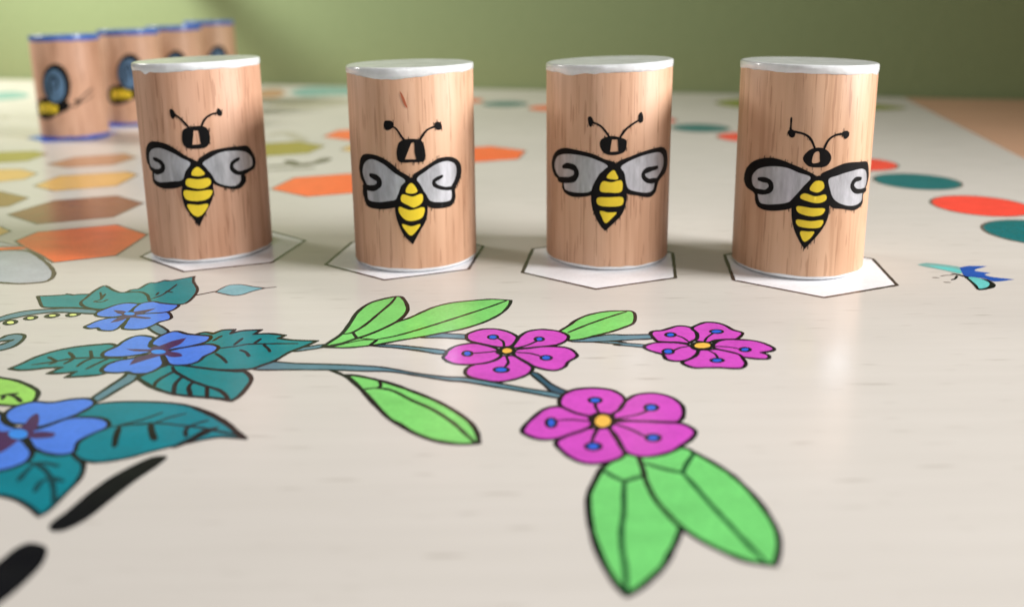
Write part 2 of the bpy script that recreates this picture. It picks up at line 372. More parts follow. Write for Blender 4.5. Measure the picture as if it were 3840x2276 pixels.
    ('printed_hexagon', 'ochre hexagon crossed by fine dark lines', [
        ('hexagon_fill', 'ochre', 0, 0.35, 'soft_ink', [(-175.68, 281.2, 1), (-157.79, 280.3, 1), (-148.58, 272.63, 1), (-147.95, 263.25, 1), (-160.52, 255.85, 1)]),
    ]),
    ('printed_hexagon', 'ochre hexagon', [
        ('hexagon_fill', 'ochre', 0, 0.35, 'soft_ink', [(-139.81, 253.35, 1), (-139.55, 268.72, 1), (-121.23, 274.29, 1), (-115.77, 269.28, 1), (-115.05, 252.22, 1), (-130.01, 245.77, 1)]),
    ]),
    ('printed_hexagon', 'dark olive brown hexagon', [
        ('hexagon_fill', 'umber', 0, 0.35, 'soft_ink', [(-154.99, 246.59, 1), (-145.54, 246.17, 1), (-132.52, 237.21, 1), (-132.41, 226.85, 1), (-141.21, 223.54, 1)]),
    ]),
    ('printed_hexagon', 'brown hexagon', [
        ('hexagon_fill', 'brown', 0, 0.35, 'soft_ink', [(-127.63, 217.7, 1), (-123.85, 233.51, 1), (-109.29, 238.93, 1), (-97.9, 229.18, 1), (-99.17, 213.75, 1), (-114.58, 207.31, 1)]),
    ]),
    ('printed_hexagon', 'pale ochre hexagon', [
        ('hexagon_fill', 'ochre', 0, 0.35, 'soft_ink', [(-131.58, 207.43, 1), (-122.7, 205.54, 1), (-117.51, 200.81, 1), (-117.87, 196.94, 1), (-124.32, 195.29, 1)]),
    ]),
    ('printed_hexagon', 'orange hexagon next to the grey pebble', [
        ('hexagon_fill', 'orange', 0, 0.35, 'soft_ink', [(-111.74, 192.07, 1), (-110.81, 200.07, 1), (-95.11, 206.26, 1), (-83.76, 196.65, 1), (-83.64, 179.56, 1), (-94.56, 174.82, 1), (-99.94, 180.51, 1), (-106.62, 186.58, 1)]),
    ]),
    ('printed_pebble', 'pale grey pebble outlined in brown', [
        ('pebble_fill', 'paleg', 0, 0.3, 'soft_ink', [(-123.19, 193.39), (-114.68, 191.27), (-111.21, 189.36), (-108.05, 187.93), (-110.13, 187.39), (-112.8, 187.92), (-120.44, 188.8)]),
        ('pebble_band', 'orange', 0, 0, 'ink', [(-119.27, 186.85), (-112.15, 186.77), (-107.58, 187.05), (-106.01, 185.87), (-107.59, 184.91), (-110.93, 184.6), (-117.72, 184.24)]),
        ('pebble_fill', 'grey', 0, 0.5, 'brown_ink', [(-116.8, 182.71), (-110.69, 184.17), (-107.36, 184.48), (-103.6, 183.09), (-98.68, 178.06), (-93.47, 171.78), (-90.23, 166.64), (-89.4, 162.52), (-91.64, 161.26), (-94.6, 161.03), (-98.11, 161.79), (-105.43, 163.68)]),
    ]),
    ('printed_stem', 'grey teal stem running from the serrated leaf to the lowest pink flower', [
        ('stem_fill', 'stem', 0, 0.3, 'ink', [(-37.6, 119.73), (-36.09, 122.32), (-31.8, 121.7), (-26.9, 121.28), (-21.66, 120.61), (-18.12, 119.69), (-13.69, 117.74), (-9.43, 116.44), (-6.91, 116.17), (-2.32, 114.27), (2.14, 112.25), (6.75, 110.52), (6.1, 109.31), (2.11, 111.06), (-2.3, 112.87), (-6.84, 114.72), (-9.35, 115.26), (-13.61, 116.94), (-17.62, 118.44), (-21.36, 118.73), (-26.5, 119.26), (-31.61, 119.46)]),
    ]),
    ('printed_stem', 'short dark stem joining the middle and lowest pink flowers', [
        ('stem_fill', 'darkstem', 0, 0.25, 'ink', [(2.25, 117.62), (3.32, 117.52), (4.19, 115.92), (5.16, 113.92), (6.55, 112.15), (7.52, 111.11), (6.46, 110.46), (5.05, 111.5), (4.1, 113.6)]),
    ]),
    ('printed_stem', 'stem between the pair of green leaves and the middle pink flower', [
        ('stem_fill', 'stem', 0, 0.28, 'ink', [(-22.17, 128.35), (-19.32, 128.61), (-15.62, 127.81), (-10.28, 126.06), (-10.89, 124.71), (-14.55, 126.16), (-18.26, 127.41)]),
    ]),
    ('printed_stem', 'stem under the long green leaf', [
        ('stem_fill', 'stem', 0, 0.28, 'ink', [(-14.67, 131.59), (-12.42, 133.25), (-9.81, 132.95), (-7.03, 132.32), (-7.3, 130.72), (-11.06, 131.27)]),
    ]),
    ('printed_stem', 'stem from the serrated leaf tip to the green leaves', [
        ('stem_fill', 'stem', 0, 0.28, 'ink', [(-33.41, 126.3), (-32.81, 127.53), (-31.36, 128.29), (-29.34, 129), (-29.12, 127.91), (-31.57, 126.81)]),
    ]),
    ('printed_stem', 'forked stem between the two upper pink flowers', [
        ('stem_fill', 'stem', 0, 0.28, 'ink', [(8.98, 129.73), (10.97, 130.35), (15.03, 131.94), (17.9, 131.68), (16.69, 131.78), (19.25, 131.8), (21.72, 131.74), (21.64, 130.14), (18.97, 129.76), (16.57, 129.38), (15.07, 129.22), (12.53, 128.97), (9.2, 129.19)]),
        ('stem_fill', 'stem', 0, 0.24, 'ink', [(12.53, 128.97), (15.23, 129.13), (17.51, 128.63), (16.32, 128.72), (17.93, 128.24), (20.33, 127.61), (20.03, 126.66), (17.79, 127.15), (15.37, 127.73), (16.58, 127.9), (14.15, 128.49)]),
    ]),
    ('printed_stem', 'slanting stem between the two lower blue flowers', [
        ('stem_fill', 'stem', 0, 0.35, 'ink', [(-55.58, 118.71), (-53.55, 117.91), (-53.56, 116.08), (-54.48, 113.28), (-55.64, 109.61), (-56.9, 110.46), (-56.29, 114.01), (-55.57, 117.59)]),
    ]),
    ('printed_stem', 'short stem between the two upper blue flowers', [
        ('stem_fill', 'stem', 0, 0.3, 'ink', [(-60.06, 137.29), (-59.11, 138.5), (-55.92, 135.25), (-56.74, 133.76)]),
    ]),
    ('printed_stem', 'curved stem with a row of yellow pods', [
        ('stem_fill', 'stem', 0, 0.35, 'ink', [(-88.58, 140.04), (-87.3, 142.58), (-86.33, 144.14), (-84.38, 145.7), (-81.01, 146.43), (-77.47, 146.88), (-72.69, 145.93), (-71.19, 144.26), (-72.11, 143.86), (-75.32, 144.37), (-79.22, 144.75), (-82.42, 143.76), (-84.37, 142.24), (-86.13, 140.48), (-86.97, 137.26)]),
        ('pod', 'pod', 0, 0.42, 'ink', [(-84.78, 137.45), (-84.59, 136.85), (-84.77, 136.4), (-85.23, 136.27), (-85.81, 136.49), (-86.29, 137), (-86.48, 137.59), (-86.31, 138.05), (-85.84, 138.19), (-85.26, 137.96)]),
        ('pod', 'pod', 0, 0.42, 'ink', [(-83.28, 140.27), (-83.11, 139.65), (-83.32, 139.18), (-83.83, 139.02), (-84.45, 139.25), (-84.95, 139.77), (-85.13, 140.39), (-84.92, 140.87), (-84.4, 141.03), (-83.78, 140.8)]),
        ('pod', 'pod', 0, 0.42, 'ink', [(-80.99, 142.31), (-80.88, 141.8), (-81.13, 141.39), (-81.63, 141.24), (-82.2, 141.4), (-82.62, 141.81), (-82.73, 142.33), (-82.48, 142.74), (-81.98, 142.89), (-81.4, 142.73)]),
        ('pod', 'pod', 0, 0.42, 'ink', [(-77.81, 143.4), (-77.73, 142.88), (-78.01, 142.46), (-78.55, 142.29), (-79.14, 142.45), (-79.56, 142.87), (-79.65, 143.39), (-79.37, 143.81), (-78.83, 143.98), (-78.23, 143.82)]),
        ('pod', 'pod', 0, 0.42, 'ink', [(-74.41, 143.73), (-74.34, 143.21), (-74.63, 142.78), (-75.17, 142.62), (-75.76, 142.78), (-76.17, 143.2), (-76.25, 143.72), (-75.96, 144.15), (-75.41, 144.31), (-74.82, 144.15)]),
    ]),
    ('printed_tendril', 'curled grey teal tendril', [
        ('tendril_fill', 'stem', 0, 0.4, 'ink', [(-83.52, 131.31), (-81.77, 132.72), (-81.45, 134.01), (-80.26, 134.69), (-78.93, 134.32), (-78.12, 133.23), (-77.66, 131.17), (-77.76, 129.17), (-78.98, 127.77), (-80.96, 126.89), (-81.96, 128.62), (-80.3, 130.12), (-79.78, 130.99), (-79.46, 132.12), (-80.21, 131.77), (-81.07, 131.48), (-82.61, 129.73)]),
    ]),
    ('printed_leaf', 'cluster of three teal leaves above the upper blue flower', [
        ('leaf_fill', 'teal', 0, 0.35, 'ink', [(-86.56, 153.48, 1), (-84.32, 153.72), (-81.97, 154.13), (-81.81, 154.62, 1), (-80.31, 153.97), (-79.29, 154.3), (-75.75, 153.47), (-72.56, 146.47), (-74.98, 146.82), (-78.56, 147.19), (-81.82, 147.28), (-83.12, 148.16, 1)]),
        ('leaf_fill', 'teal', 0, 0.35, 'ink', [(-77.04, 149.98), (-77.18, 152.32), (-77.48, 155.96), (-77.1, 159.11), (-76.04, 158.56), (-74.18, 156.61), (-72.37, 155.2), (-71.36, 155.17, 1), (-70, 156.68), (-66.65, 153.81), (-64.4, 149.62), (-66.96, 148.84), (-69.49, 148.06), (-71.49, 146.17), (-73.52, 146.5), (-75.71, 147.95)]),
        ('leaf_fill', 'teal', 0, 0.35, 'ink', [(-71.16, 155.16, 1), (-70.81, 156.7), (-69.65, 157.29), (-69.11, 160.49), (-67.79, 160.77), (-66.69, 162.2, 1), (-65.55, 161.9), (-63.88, 162.98), (-61.91, 164.49, 1), (-60.87, 161.22), (-58.54, 156.65), (-57.79, 152.65), (-57.81, 149.43), (-58.56, 148.32), (-61.06, 148.39), (-63.82, 149.6), (-65.04, 150.51), (-66.41, 153.2), (-68.15, 155.07), (-69.68, 155.43)]),
        ('line', 'ink', 0.28, 0, 'ink', [(-65.18, 151.09), (-63.95, 153.43), (-63.55, 157.11), (-63.49, 159.67)]),
        ('line', 'ink', 0.28, 0, 'ink', [(-75.99, 155.3), (-74.14, 151.64), (-74.78, 150.49)]),
        ('line', 'ink', 0.28, 0, 'ink', [(-74.14, 151.64), (-74.67, 154.35)]),
        ('line', 'ink', 0.28, 0, 'ink', [(-74.84, 150.2), (-73.34, 149.87), (-72.83, 151.31)]),
        ('line', 'ink', 0.28, 0, 'ink', [(-64.94, 153.46), (-65.14, 154.99)]),
        ('line', 'ink', 0.28, 0, 'ink', [(-63.97, 155.57), (-62.53, 154.91)]),
        ('line', 'ink', 0.28, 0, 'ink', [(-57.89, 152.96), (-56.32, 154.12), (-54.57, 155.41)]),
    ]),
    ('printed_bud', 'pale teal bud on a thin stalk', [
        ('bud_fill', 'bud', 0, 0.22, 'brown_ink', [(-54.63, 154.98, 1), (-54.23, 156.84), (-53.27, 158.91), (-51.09, 159.1), (-48.73, 157.94), (-46.03, 156.91, 1), (-47.92, 155.1), (-49.34, 153.19), (-51.01, 152.88), (-53.14, 154.02)]),
        ('line', 'brown_ink', 0.22, 0, 'brown_ink', [(-46.44, 156.92), (-44.18, 157.49)]),
    ]),
    ('printed_leaf', 'pointed teal leaf left of the middle blue flower', [
        ('leaf_fill', 'teal', 0, 0.4, 'ink', [(-73.67, 120.84, 1), (-72.88, 122.59), (-72.06, 125), (-70.43, 127.27), (-67.92, 128.93), (-64.95, 129.74), (-62.45, 129.81), (-59.3, 126.36), (-58.06, 123.44), (-58.29, 120.29), (-59.07, 118.53), (-61.1, 117.9), (-63.88, 117.59, 1), (-63.39, 119.46, 1), (-65.31, 118.93), (-67.12, 118.97, 1), (-66.21, 121.06, 1), (-68.34, 120.91), (-70.11, 120.38), (-71.92, 120.22)]),
        ('line', 'ink', 0.35, 0, 'ink', [(-71.05, 122.15), (-68.66, 123.09), (-66.33, 124.25), (-63.58, 124.59), (-60.86, 124.32), (-58.9, 124.28)]),
        ('line', 'ink', 0.35, 0, 'ink', [(-70.08, 124.95), (-68.11, 123.28), (-68.57, 122.29)]),
        ('line', 'ink', 0.35, 0, 'ink', [(-67.88, 126.78), (-66.1, 124.45), (-66.41, 122.44)]),
        ('line', 'ink', 0.35, 0, 'ink', [(-64.85, 127.34), (-63.51, 124.8)]),
        ('line', 'ink', 0.35, 0, 'ink', [(-63.09, 124.58), (-63.89, 123.18), (-64.08, 121.4)]),
        ('line', 'ink', 0.35, 0, 'ink', [(-60.77, 124.12), (-61.57, 122.33), (-62.26, 120.39)]),
    ]),
    ('printed_leaf', 'serrated teal leaf right of the middle blue flower', [
        ('leaf_fill', 'teal', 0, 0.4, 'ink', [(-51.02, 133.24), (-49.76, 134.61), (-48.38, 134.11), (-48.2, 134.01), (-47.18, 135.53), (-45.25, 135.74, 1), (-45.36, 133.94, 1), (-43.85, 135.18), (-40.9, 135.47, 1), (-41.51, 133.58, 1), (-39.13, 133.78), (-36.39, 132.95, 1), (-37.1, 131.72, 1), (-34.7, 130.92), (-30.74, 130.48, 1), (-32.25, 128.22), (-34.04, 125.95), (-35.37, 122.86), (-36.81, 121.18), (-38, 119.94), (-40.1, 119.58), (-43.53, 119.74), (-48.14, 120.44), (-50.25, 124.07), (-50.44, 129.16)]),
        ('line', 'ink', 0.32, 0, 'ink', [(-45.46, 127.73), (-43.05, 128.54), (-41.31, 129.46), (-41.24, 129.39), (-37.63, 129.49), (-33.61, 129.44)]),
        ('line', 'ink', 0.34, 0, 'ink', [(-47.21, 130.99), (-46.55, 132.96)]),
        ('line', 'ink', 0.34, 0, 'ink', [(-43.36, 129.21), (-42.88, 131.87)]),
        ('line', 'ink', 0.34, 0, 'ink', [(-40.39, 129.61), (-39.92, 131.54)]),
        ('line', 'ink', 0.34, 0, 'ink', [(-38.79, 129.09), (-37.62, 127.42), (-37.04, 126.25)]),
        ('line', 'ink', 0.34, 0, 'ink', [(-45.15, 125.76), (-43.51, 123.93), (-42.34, 122.16)]),
        ('line', 'ink', 0.34, 0, 'ink', [(-41.81, 127.06), (-40.65, 126.11), (-39.74, 124.51)]),
    ]),
    ('printed_leaf', 'rounded teal leaf with ladder veins under the middle blue flower', [
        ('leaf_fill', 'teal', 0, 0.42, 'ink', [(-53.56, 117.18, 1), (-52.44, 119.39), (-51.14, 121.29), (-50.31, 122.06), (-46.69, 120.8), (-43.2, 119.75), (-39.88, 119.1), (-38.65, 118.89), (-37.09, 116.44), (-36.88, 113.58), (-37.11, 110.86), (-37.68, 109.39, 1), (-40.12, 110.26), (-43.22, 110.83), (-46.47, 111.73), (-49.74, 113.69), (-52.03, 115.69)]),
        ('line', 'ink', 0.38, 0, 'ink', [(-49.87, 120.87), (-48.98, 119.31), (-47.04, 117.4), (-44.86, 115.53), (-42.55, 114.06), (-40.5, 112.8), (-39.12, 111.24), (-38.21, 109.73)]),
        ('line', 'ink', 0.38, 0, 'ink', [(-49.07, 119.13), (-49.83, 117.46), (-50.2, 115.65), (-49.88, 113.87)]),
        ('line', 'ink', 0.38, 0, 'ink', [(-47.2, 117.4), (-47.26, 114.87), (-46.32, 111.73)]),
        ('line', 'ink', 0.38, 0, 'ink', [(-45.01, 115.53), (-44.99, 113.76), (-43.78, 111.17)]),
        ('line', 'ink', 0.38, 0, 'ink', [(-42.55, 114.06), (-41.51, 110.96)]),
    ]),
    ('printed_leaf', 'large teal leaf with a pointed tip beside the lowest blue flower', [
        ('leaf_fill', 'teal2', 0, 0.32, 'ink', [(-56.3, 108.15), (-53.88, 109.27), (-49.73, 109.42), (-45.32, 108.85), (-42.17, 107.62), (-38.92, 105.3), (-36.06, 102.64), (-34.17, 100.31), (-32.78, 98.88, 1), (-36, 99.34), (-38.57, 98.4), (-41.14, 97.09), (-43.27, 95.81), (-45.47, 94.37), (-47.71, 93.62), (-49.59, 93.73), (-52.7, 95.61), (-55.18, 99.92), (-56.86, 105)]),
        ('line', 'ink', 0.5, 0, 'ink', [(-42.17, 107.62), (-38.92, 105.3), (-36.06, 102.64), (-34.17, 100.31), (-32.78, 98.88)]),
        ('line', 'ink', 0.26, 0, 'ink', [(-50.8, 102.3), (-48.07, 102.88), (-45.18, 103.12), (-41.98, 102.54), (-38.7, 101.64), (-33.99, 99.7)]),
        ('line', 'ink', 0.26, 0, 'ink', [(-49.79, 102.7), (-47.6, 104.16), (-45.73, 106.11)]),
        ('line', 'ink', 0.24, 0, 'ink', [(-45.75, 103.04), (-44.19, 104.74), (-42.56, 105.82)]),
        ('line', 'ink', 0.45, 0, 'ink', [(-49.61, 102.07), (-48.96, 99.8), (-48.06, 97.23)]),
        ('line', 'ink', 0.5, 0, 'ink', [(-45.86, 102.71), (-44.94, 100.73), (-43.84, 98.82)]),
        ('line', 'ink', 0.35, 0, 'ink', [(-40.91, 102.31), (-40.9, 101.06), (-40.29, 99.63)]),
        ('line', 'ink', 0.28, 0, 'ink', [(-40.91, 102.31), (-40, 103.14), (-39.02, 103.77)]),
    ]),
    ('printed_leaf', 'teal leaf hanging below the lowest blue flower', [
        ('leaf_fill', 'teal2', 0, 0.36, 'ink', [(-60.16, 91.12), (-59.14, 92.48), (-58.1, 93.88), (-57.61, 96.08), (-55.06, 96.22), (-52.89, 95.99), (-51.23, 94.48), (-49.89, 93.19), (-48.99, 90.92), (-48.75, 88.91), (-48.89, 86.36), (-49.04, 83.64), (-49.51, 82.63, 1), (-51.36, 84.27), (-53.7, 85.82), (-55.86, 86.63), (-57.67, 86.82)]),
        ('line', 'dark_teal', 0.36, 0, 'dark_teal', [(-56.33, 93.67), (-54.21, 92.39), (-52.25, 90.3), (-50.72, 87.97), (-48.9, 84.52)]),
        ('line', 'dark_teal', 0.36, 0, 'dark_teal', [(-55.69, 93.48), (-54.17, 93.38), (-52.56, 92.71)]),
        ('line', 'dark_teal', 0.36, 0, 'dark_teal', [(-52.07, 90.29), (-50.4, 89.43)]),
        ('line', 'dark_teal', 0.36, 0, 'dark_teal', [(-52.07, 90.13), (-52.8, 89.31), (-52.48, 87.36)]),
        ('line', 'dark_teal', 0.36, 0, 'dark_teal', [(-55.68, 92.77), (-55.65, 91.04), (-55.46, 89.69)]),
    ]),
    ('printed_leaf', 'small yellow green leaf above the lowest blue flower', [
        ('leaf_fill', 'lime', 0, 0.42, 'ink', [(-76.12, 118.66), (-73.27, 117.62), (-70.5, 116.65), (-67.49, 114.75), (-65.44, 112.93), (-64.49, 110.69), (-64.46, 109.02), (-66.11, 108.59), (-68.36, 108.87), (-70.75, 109.39)]),
        ('line', 'ink', 0.34, 0, 'ink', [(-70.58, 111.31), (-68.91, 112.16), (-67.88, 112.23)]),
        ('line', 'ink', 0.34, 0, 'ink', [(-69.48, 112.02), (-68.98, 110.55)]),
        ('line', 'ink', 0.34, 0, 'ink', [(-69.13, 112.16), (-67.56, 111.24), (-65.96, 109.67)]),
    ]),
    ('printed_flower', 'blue flower next to the three teal leaves', [
        ('petal', 'blue', 0, 0.32, 'ink', [(-66.16, 144.66), (-66.09, 146.29), (-65.83, 147.96), (-66.57, 148.82), (-68.48, 149.28), (-69.99, 148.35), (-71.04, 146.43), (-71.68, 144.54), (-71.35, 143.2), (-70.15, 142.37), (-67.99, 142.06), (-66.67, 142.81)]),
        ('petal', 'blue', 0, 0.32, 'ink', [(-65.92, 145.19), (-66.18, 147.4), (-65.72, 149.09), (-64.13, 149.9), (-62.24, 148.99), (-60.1, 148.36), (-58.74, 147.76), (-58.95, 145.27), (-60.31, 143.96), (-62.45, 143.75), (-64.77, 143.55)]),
        ('petal', 'blue', 0, 0.32, 'ink', [(-64.73, 143.02), (-62.45, 143.75), (-60.69, 143.97), (-59.29, 144.2), (-57.93, 142.05), (-57.81, 140.75), (-58.96, 139.5), (-59.45, 138.02), (-60.3, 136.57), (-61.87, 136.12), (-63.86, 136.66), (-64.46, 138.89), (-65.03, 141.98)]),
        ('petal', 'blue', 0, 0.32, 'ink', [(-65.63, 142.51), (-66.7, 142.02), (-68.5, 141.55), (-69.75, 140.3), (-70.39, 138.55), (-70.55, 137.57), (-69.4, 136.8), (-68.17, 137.01), (-67.28, 136.02), (-65.4, 135.73), (-64.75, 136.68), (-64.78, 138.4), (-65, 141.45)]),
        ('flower_star', 'purple', 0, 0, 'ink', [(-69.34, 145.56, 1), (-67.52, 145.24), (-66.42, 144.4), (-65.41, 144.64), (-62.67, 146.2), (-62.37, 145.91), (-63.46, 143.51), (-64.25, 142.74), (-61.23, 141.61), (-61.95, 141.11), (-64.74, 141.71), (-65.91, 140.2), (-67.17, 139.37, 1), (-66.95, 141.77), (-66.6, 143.07), (-67.88, 143.9)]),
        ('flower_center', 'sky', 0, 0, 'ink', [(-64.84, 143.71), (-64.81, 143.34), (-65.03, 143.07), (-65.46, 142.98), (-65.96, 143.1), (-66.42, 143.38), (-66.71, 143.76), (-66.74, 144.14), (-66.52, 144.41), (-66.09, 144.49), (-65.58, 144.38), (-65.12, 144.09)]),
    ]),
    ('printed_flower', 'blue flower between the pointed and the serrated teal leaves', [
        ('petal', 'blue', 0, 0.38, 'ink', [(-55.17, 127.97), (-56.36, 128.86), (-56.89, 130.65), (-57.19, 132.47), (-59.21, 133.45), (-60.59, 133.02), (-61.37, 131.21), (-61.6, 128.99), (-62.48, 126.86), (-62.15, 125.38), (-61.08, 124.82), (-59.12, 124.77), (-56.8, 125.46), (-55.33, 126.69)]),
        ('petal', 'blue', 0, 0.38, 'ink', [(-55.34, 128.84), (-56.54, 129.75), (-56.75, 132), (-55.91, 134.3), (-54.51, 135.21), (-52.32, 133.97), (-50.23, 133.45), (-48.34, 132.94), (-47.98, 131.32), (-48.55, 129.99), (-50.12, 128.71), (-51.82, 127.88), (-53.58, 127.28)]),
        ('petal', 'blue', 0, 0.38, 'ink', [(-53, 126.63), (-51.48, 127.88), (-49.52, 128.91), (-47.38, 129.52), (-45.58, 128.38), (-45.54, 126.45), (-46.46, 124.8), (-46.74, 122.77), (-47.93, 121.61), (-49.77, 121.46), (-51.04, 122.08), (-52.21, 124.12), (-53.09, 125.58)]),
        ('petal', 'blue', 0, 0.38, 'ink', [(-53.67, 125.81), (-52.54, 124.12), (-51.6, 122.09), (-51.8, 120.14), (-52.76, 118.64), (-54.56, 118.5), (-55.78, 119.17), (-57.23, 118.94), (-58.89, 119.16), (-59.86, 119.95), (-59.94, 121.89), (-58.87, 123.46), (-57.27, 124.24), (-55.24, 125.63)]),
        ('flower_star', 'purple', 0, 0, 'ink', [(-59.69, 127.86, 1), (-57.76, 127.81), (-55.92, 127.77), (-55.85, 128.85), (-54.92, 129.05), (-53.65, 131.02), (-51.91, 132.34, 1), (-51.95, 129.63), (-52.99, 127.48), (-52.01, 126.61), (-50.85, 126.16), (-49.9, 124.88), (-51.22, 124.5), (-52.85, 125.37), (-53.35, 124.97), (-54.98, 123.37), (-56.29, 121.89), (-56.58, 122.01), (-56.7, 124.43), (-55.24, 125.63), (-55.49, 126.69), (-57.91, 126.96)]),
        ('flower_center', 'sky', 0, 0, 'ink', [(-53.03, 126.63), (-53.02, 126.21), (-53.32, 125.91), (-53.83, 125.81), (-54.44, 125.94), (-54.97, 126.26), (-55.29, 126.69), (-55.31, 127.11), (-55.02, 127.42), (-54.5, 127.52), (-53.88, 127.39), (-53.35, 127.06)]),
    ]),
    ('printed_flower', 'large blue flower beside the black dashes', [
        ('petal', 'blue', 0, 0.36, 'ink', [(-61.56, 101.68), (-63.85, 102.98), (-65.39, 104.3), (-67.05, 106.55), (-69.81, 107.06), (-65.77, 100.13), (-63.42, 100.08), (-61.87, 100.45)]),
        ('petal', 'blue', 0, 0.36, 'ink', [(-62.16, 103.16), (-64.21, 103.63), (-66.03, 105.63), (-66.31, 107.44), (-65.6, 108.81), (-64.2, 109.73), (-61.73, 109.44), (-59.65, 110.35), (-57.41, 110.54), (-55.89, 109.31), (-55.97, 107.45), (-56.87, 105.44), (-58.06, 104.15), (-59.81, 102.48)]),
        ('petal', 'blue', 0, 0.36, 'ink', [(-60.34, 101.24), (-58.91, 102.67), (-57.46, 104.58), (-55.67, 105.07), (-53.08, 104.7), (-51.57, 103.59), (-51.11, 102.1), (-52.04, 100.67), (-52.84, 99.07), (-52.86, 97.9), (-52.32, 95.98), (-53.46, 95.26), (-55.34, 95.66), (-57.44, 96.83), (-59.24, 98.8), (-60.18, 100.02)]),
        ('petal', 'blue', 0, 0.36, 'ink', [(-60.43, 99.22), (-58.61, 97.62), (-57.13, 95.7), (-56.8, 93.86), (-57.68, 92.46), (-58.75, 91.78), (-60.52, 91.12), (-63.92, 96.96), (-61.57, 98.85)]),
        ('flower_star', 'purple', 0, 0, 'ink', [(-62.5, 102.32), (-62.04, 102.95), (-62.39, 105.12), (-62.05, 106.22), (-60.93, 104.65), (-59.89, 102.06), (-59.9, 101.15), (-58.56, 101.21), (-56.96, 100.76), (-56.84, 99.75), (-58.78, 99.39), (-59.97, 99.81), (-60.51, 99.03), (-60.7, 97.28), (-61.1, 95.96), (-62.34, 96.17), (-65.3, 101.34), (-63.71, 101.31), (-63.03, 101.5)]),
        ('flower_center', 'sky', 0, 0, 'ink', [(-60.27, 100.63), (-60.08, 99.97), (-60.27, 99.51), (-60.79, 99.35), (-61.48, 99.53), (-62.19, 100.02), (-62.71, 100.67), (-62.92, 101.33), (-62.73, 101.82), (-62.21, 101.98), (-61.5, 101.79), (-60.79, 101.29)]),
    ]),
    ('printed_leaf', 'short green leaf pointing up beside the long green leaf', [
        ('leaf_fill', 'green', 0, 0.42, 'ink', [(-29.48, 127.92, 1), (-28.64, 130.04), (-27.45, 133.48), (-26.97, 138.18), (-26.66, 143.2), (-25.51, 147.32), (-23.6, 149.74), (-20.69, 151.44), (-19.47, 149.94), (-18.22, 145.32), (-18.32, 141.83), (-19.29, 138.52), (-20.24, 136.93), (-22.27, 133.85), (-24.67, 131.41), (-27.01, 129.14)]),
        ('line', 'ink', 0.34, 0, 'ink', [(-27.4, 133.22), (-25.85, 133.95), (-24.32, 137.3), (-22.81, 142.81), (-21.48, 147.82), (-21.05, 150.94)]),
        ('line', 'ink', 0.34, 0, 'ink', [(-25.76, 133.94), (-24.8, 131.66)]),
    ]),
    ('printed_leaf', 'long green leaf pointing to the third white hexagon', [
        ('leaf_fill', 'green', 0, 0.36, 'ink', [(-28.92, 127.81, 1), (-27.01, 129.14), (-24.65, 131.31), (-22.27, 133.85), (-20.24, 136.93), (-19.29, 138.52), (-17.37, 140.4), (-15.31, 143.47), (-13.5, 145.78), (-10.59, 147.82), (-5.84, 149.13), (-3.4, 149.41), (-0.33, 148.74, 1), (-0.71, 145.93), (-1.99, 142.17), (-4.1, 138.87), (-6.17, 136.68), (-8.54, 134.8), (-11.23, 133.45), (-14.51, 131.77), (-17.73, 130.4), (-19.78, 129.34), (-22.17, 128.35), (-25.46, 127.59)]),
        ('line', 'ink', 0.34, 0, 'ink', [(-21.62, 130.74), (-18.69, 132.25), (-15.26, 134.96), (-10.99, 138.85), (-5.67, 143.88), (-3.52, 146.01), (-1.28, 148.48)]),
        ('line', 'ink', 0.26, 0, 'ink', [(-28.03, 127.88), (-24.32, 130.42), (-21.62, 130.74)]),
        ('line', 'ink', 0.4, 0, 'ink', [(-21.42, 130.59), (-22.18, 128.44)]),
        ('line', 'ink', 0.24, 0, 'ink', [(-24.3, 131.4), (-21.62, 130.74)]),
    ]),
    ('printed_leaf', 'single green leaf hanging under the long stem', [
        ('leaf_fill', 'green', 0, 0.42, 'ink', [(-23.97, 117.37, 1), (-22.26, 117.13), (-19.23, 115.68), (-16.37, 113.88), (-13.03, 111.2), (-10.13, 108.63), (-7.46, 105.51), (-5.52, 102.56), (-4.54, 99.76), (-4.23, 97.26, 1), (-5.56, 97), (-7.39, 97.18), (-9.85, 98.09), (-12.31, 99.92), (-14.3, 102.11), (-16.03, 104.05), (-18.42, 108.11), (-20.4, 111.72), (-22.19, 114.77)]),
        ('line', 'ink', 0.34, 0, 'ink', [(-20.54, 112.65), (-18.67, 112.98), (-16.46, 112.01), (-13.59, 109.06), (-10.55, 106.24), (-7.73, 102.6), (-6.12, 99.8), (-4.73, 97.42)]),
        ('line', 'ink', 0.32, 0, 'ink', [(-18.67, 112.98), (-18.4, 113.92), (-18.92, 115.28)]),
        ('line', 'ink', 0.4, 0, 'ink', [(-26.5, 119.26), (-24.91, 118), (-23.69, 116.77)]),
    ]),
    ('printed_leaf', 'green leaf behind the middle pink flower', [
        ('leaf_fill', 'green', 0, 0.34, 'ink', [(7.25, 133.45, 1), (9.16, 136.28), (10.57, 138.73), (12.74, 140.99), (15.62, 142.49), (18.41, 142.84), (20.21, 142.52), (20.48, 140.52), (19.73, 136.99), (17.98, 135.08), (15.68, 133.23), (12.76, 131.45), (10.61, 130.14), (8.56, 129.74, 1)]),
        ('line', 'ink', 0.3, 0, 'ink', [(8.78, 133.03), (11.4, 135.73), (14.29, 138.38), (17.26, 140.86), (19.27, 142.39)]),
    ]),
    ('printed_leaf', 'upright green leaf under the lowest pink flower', [
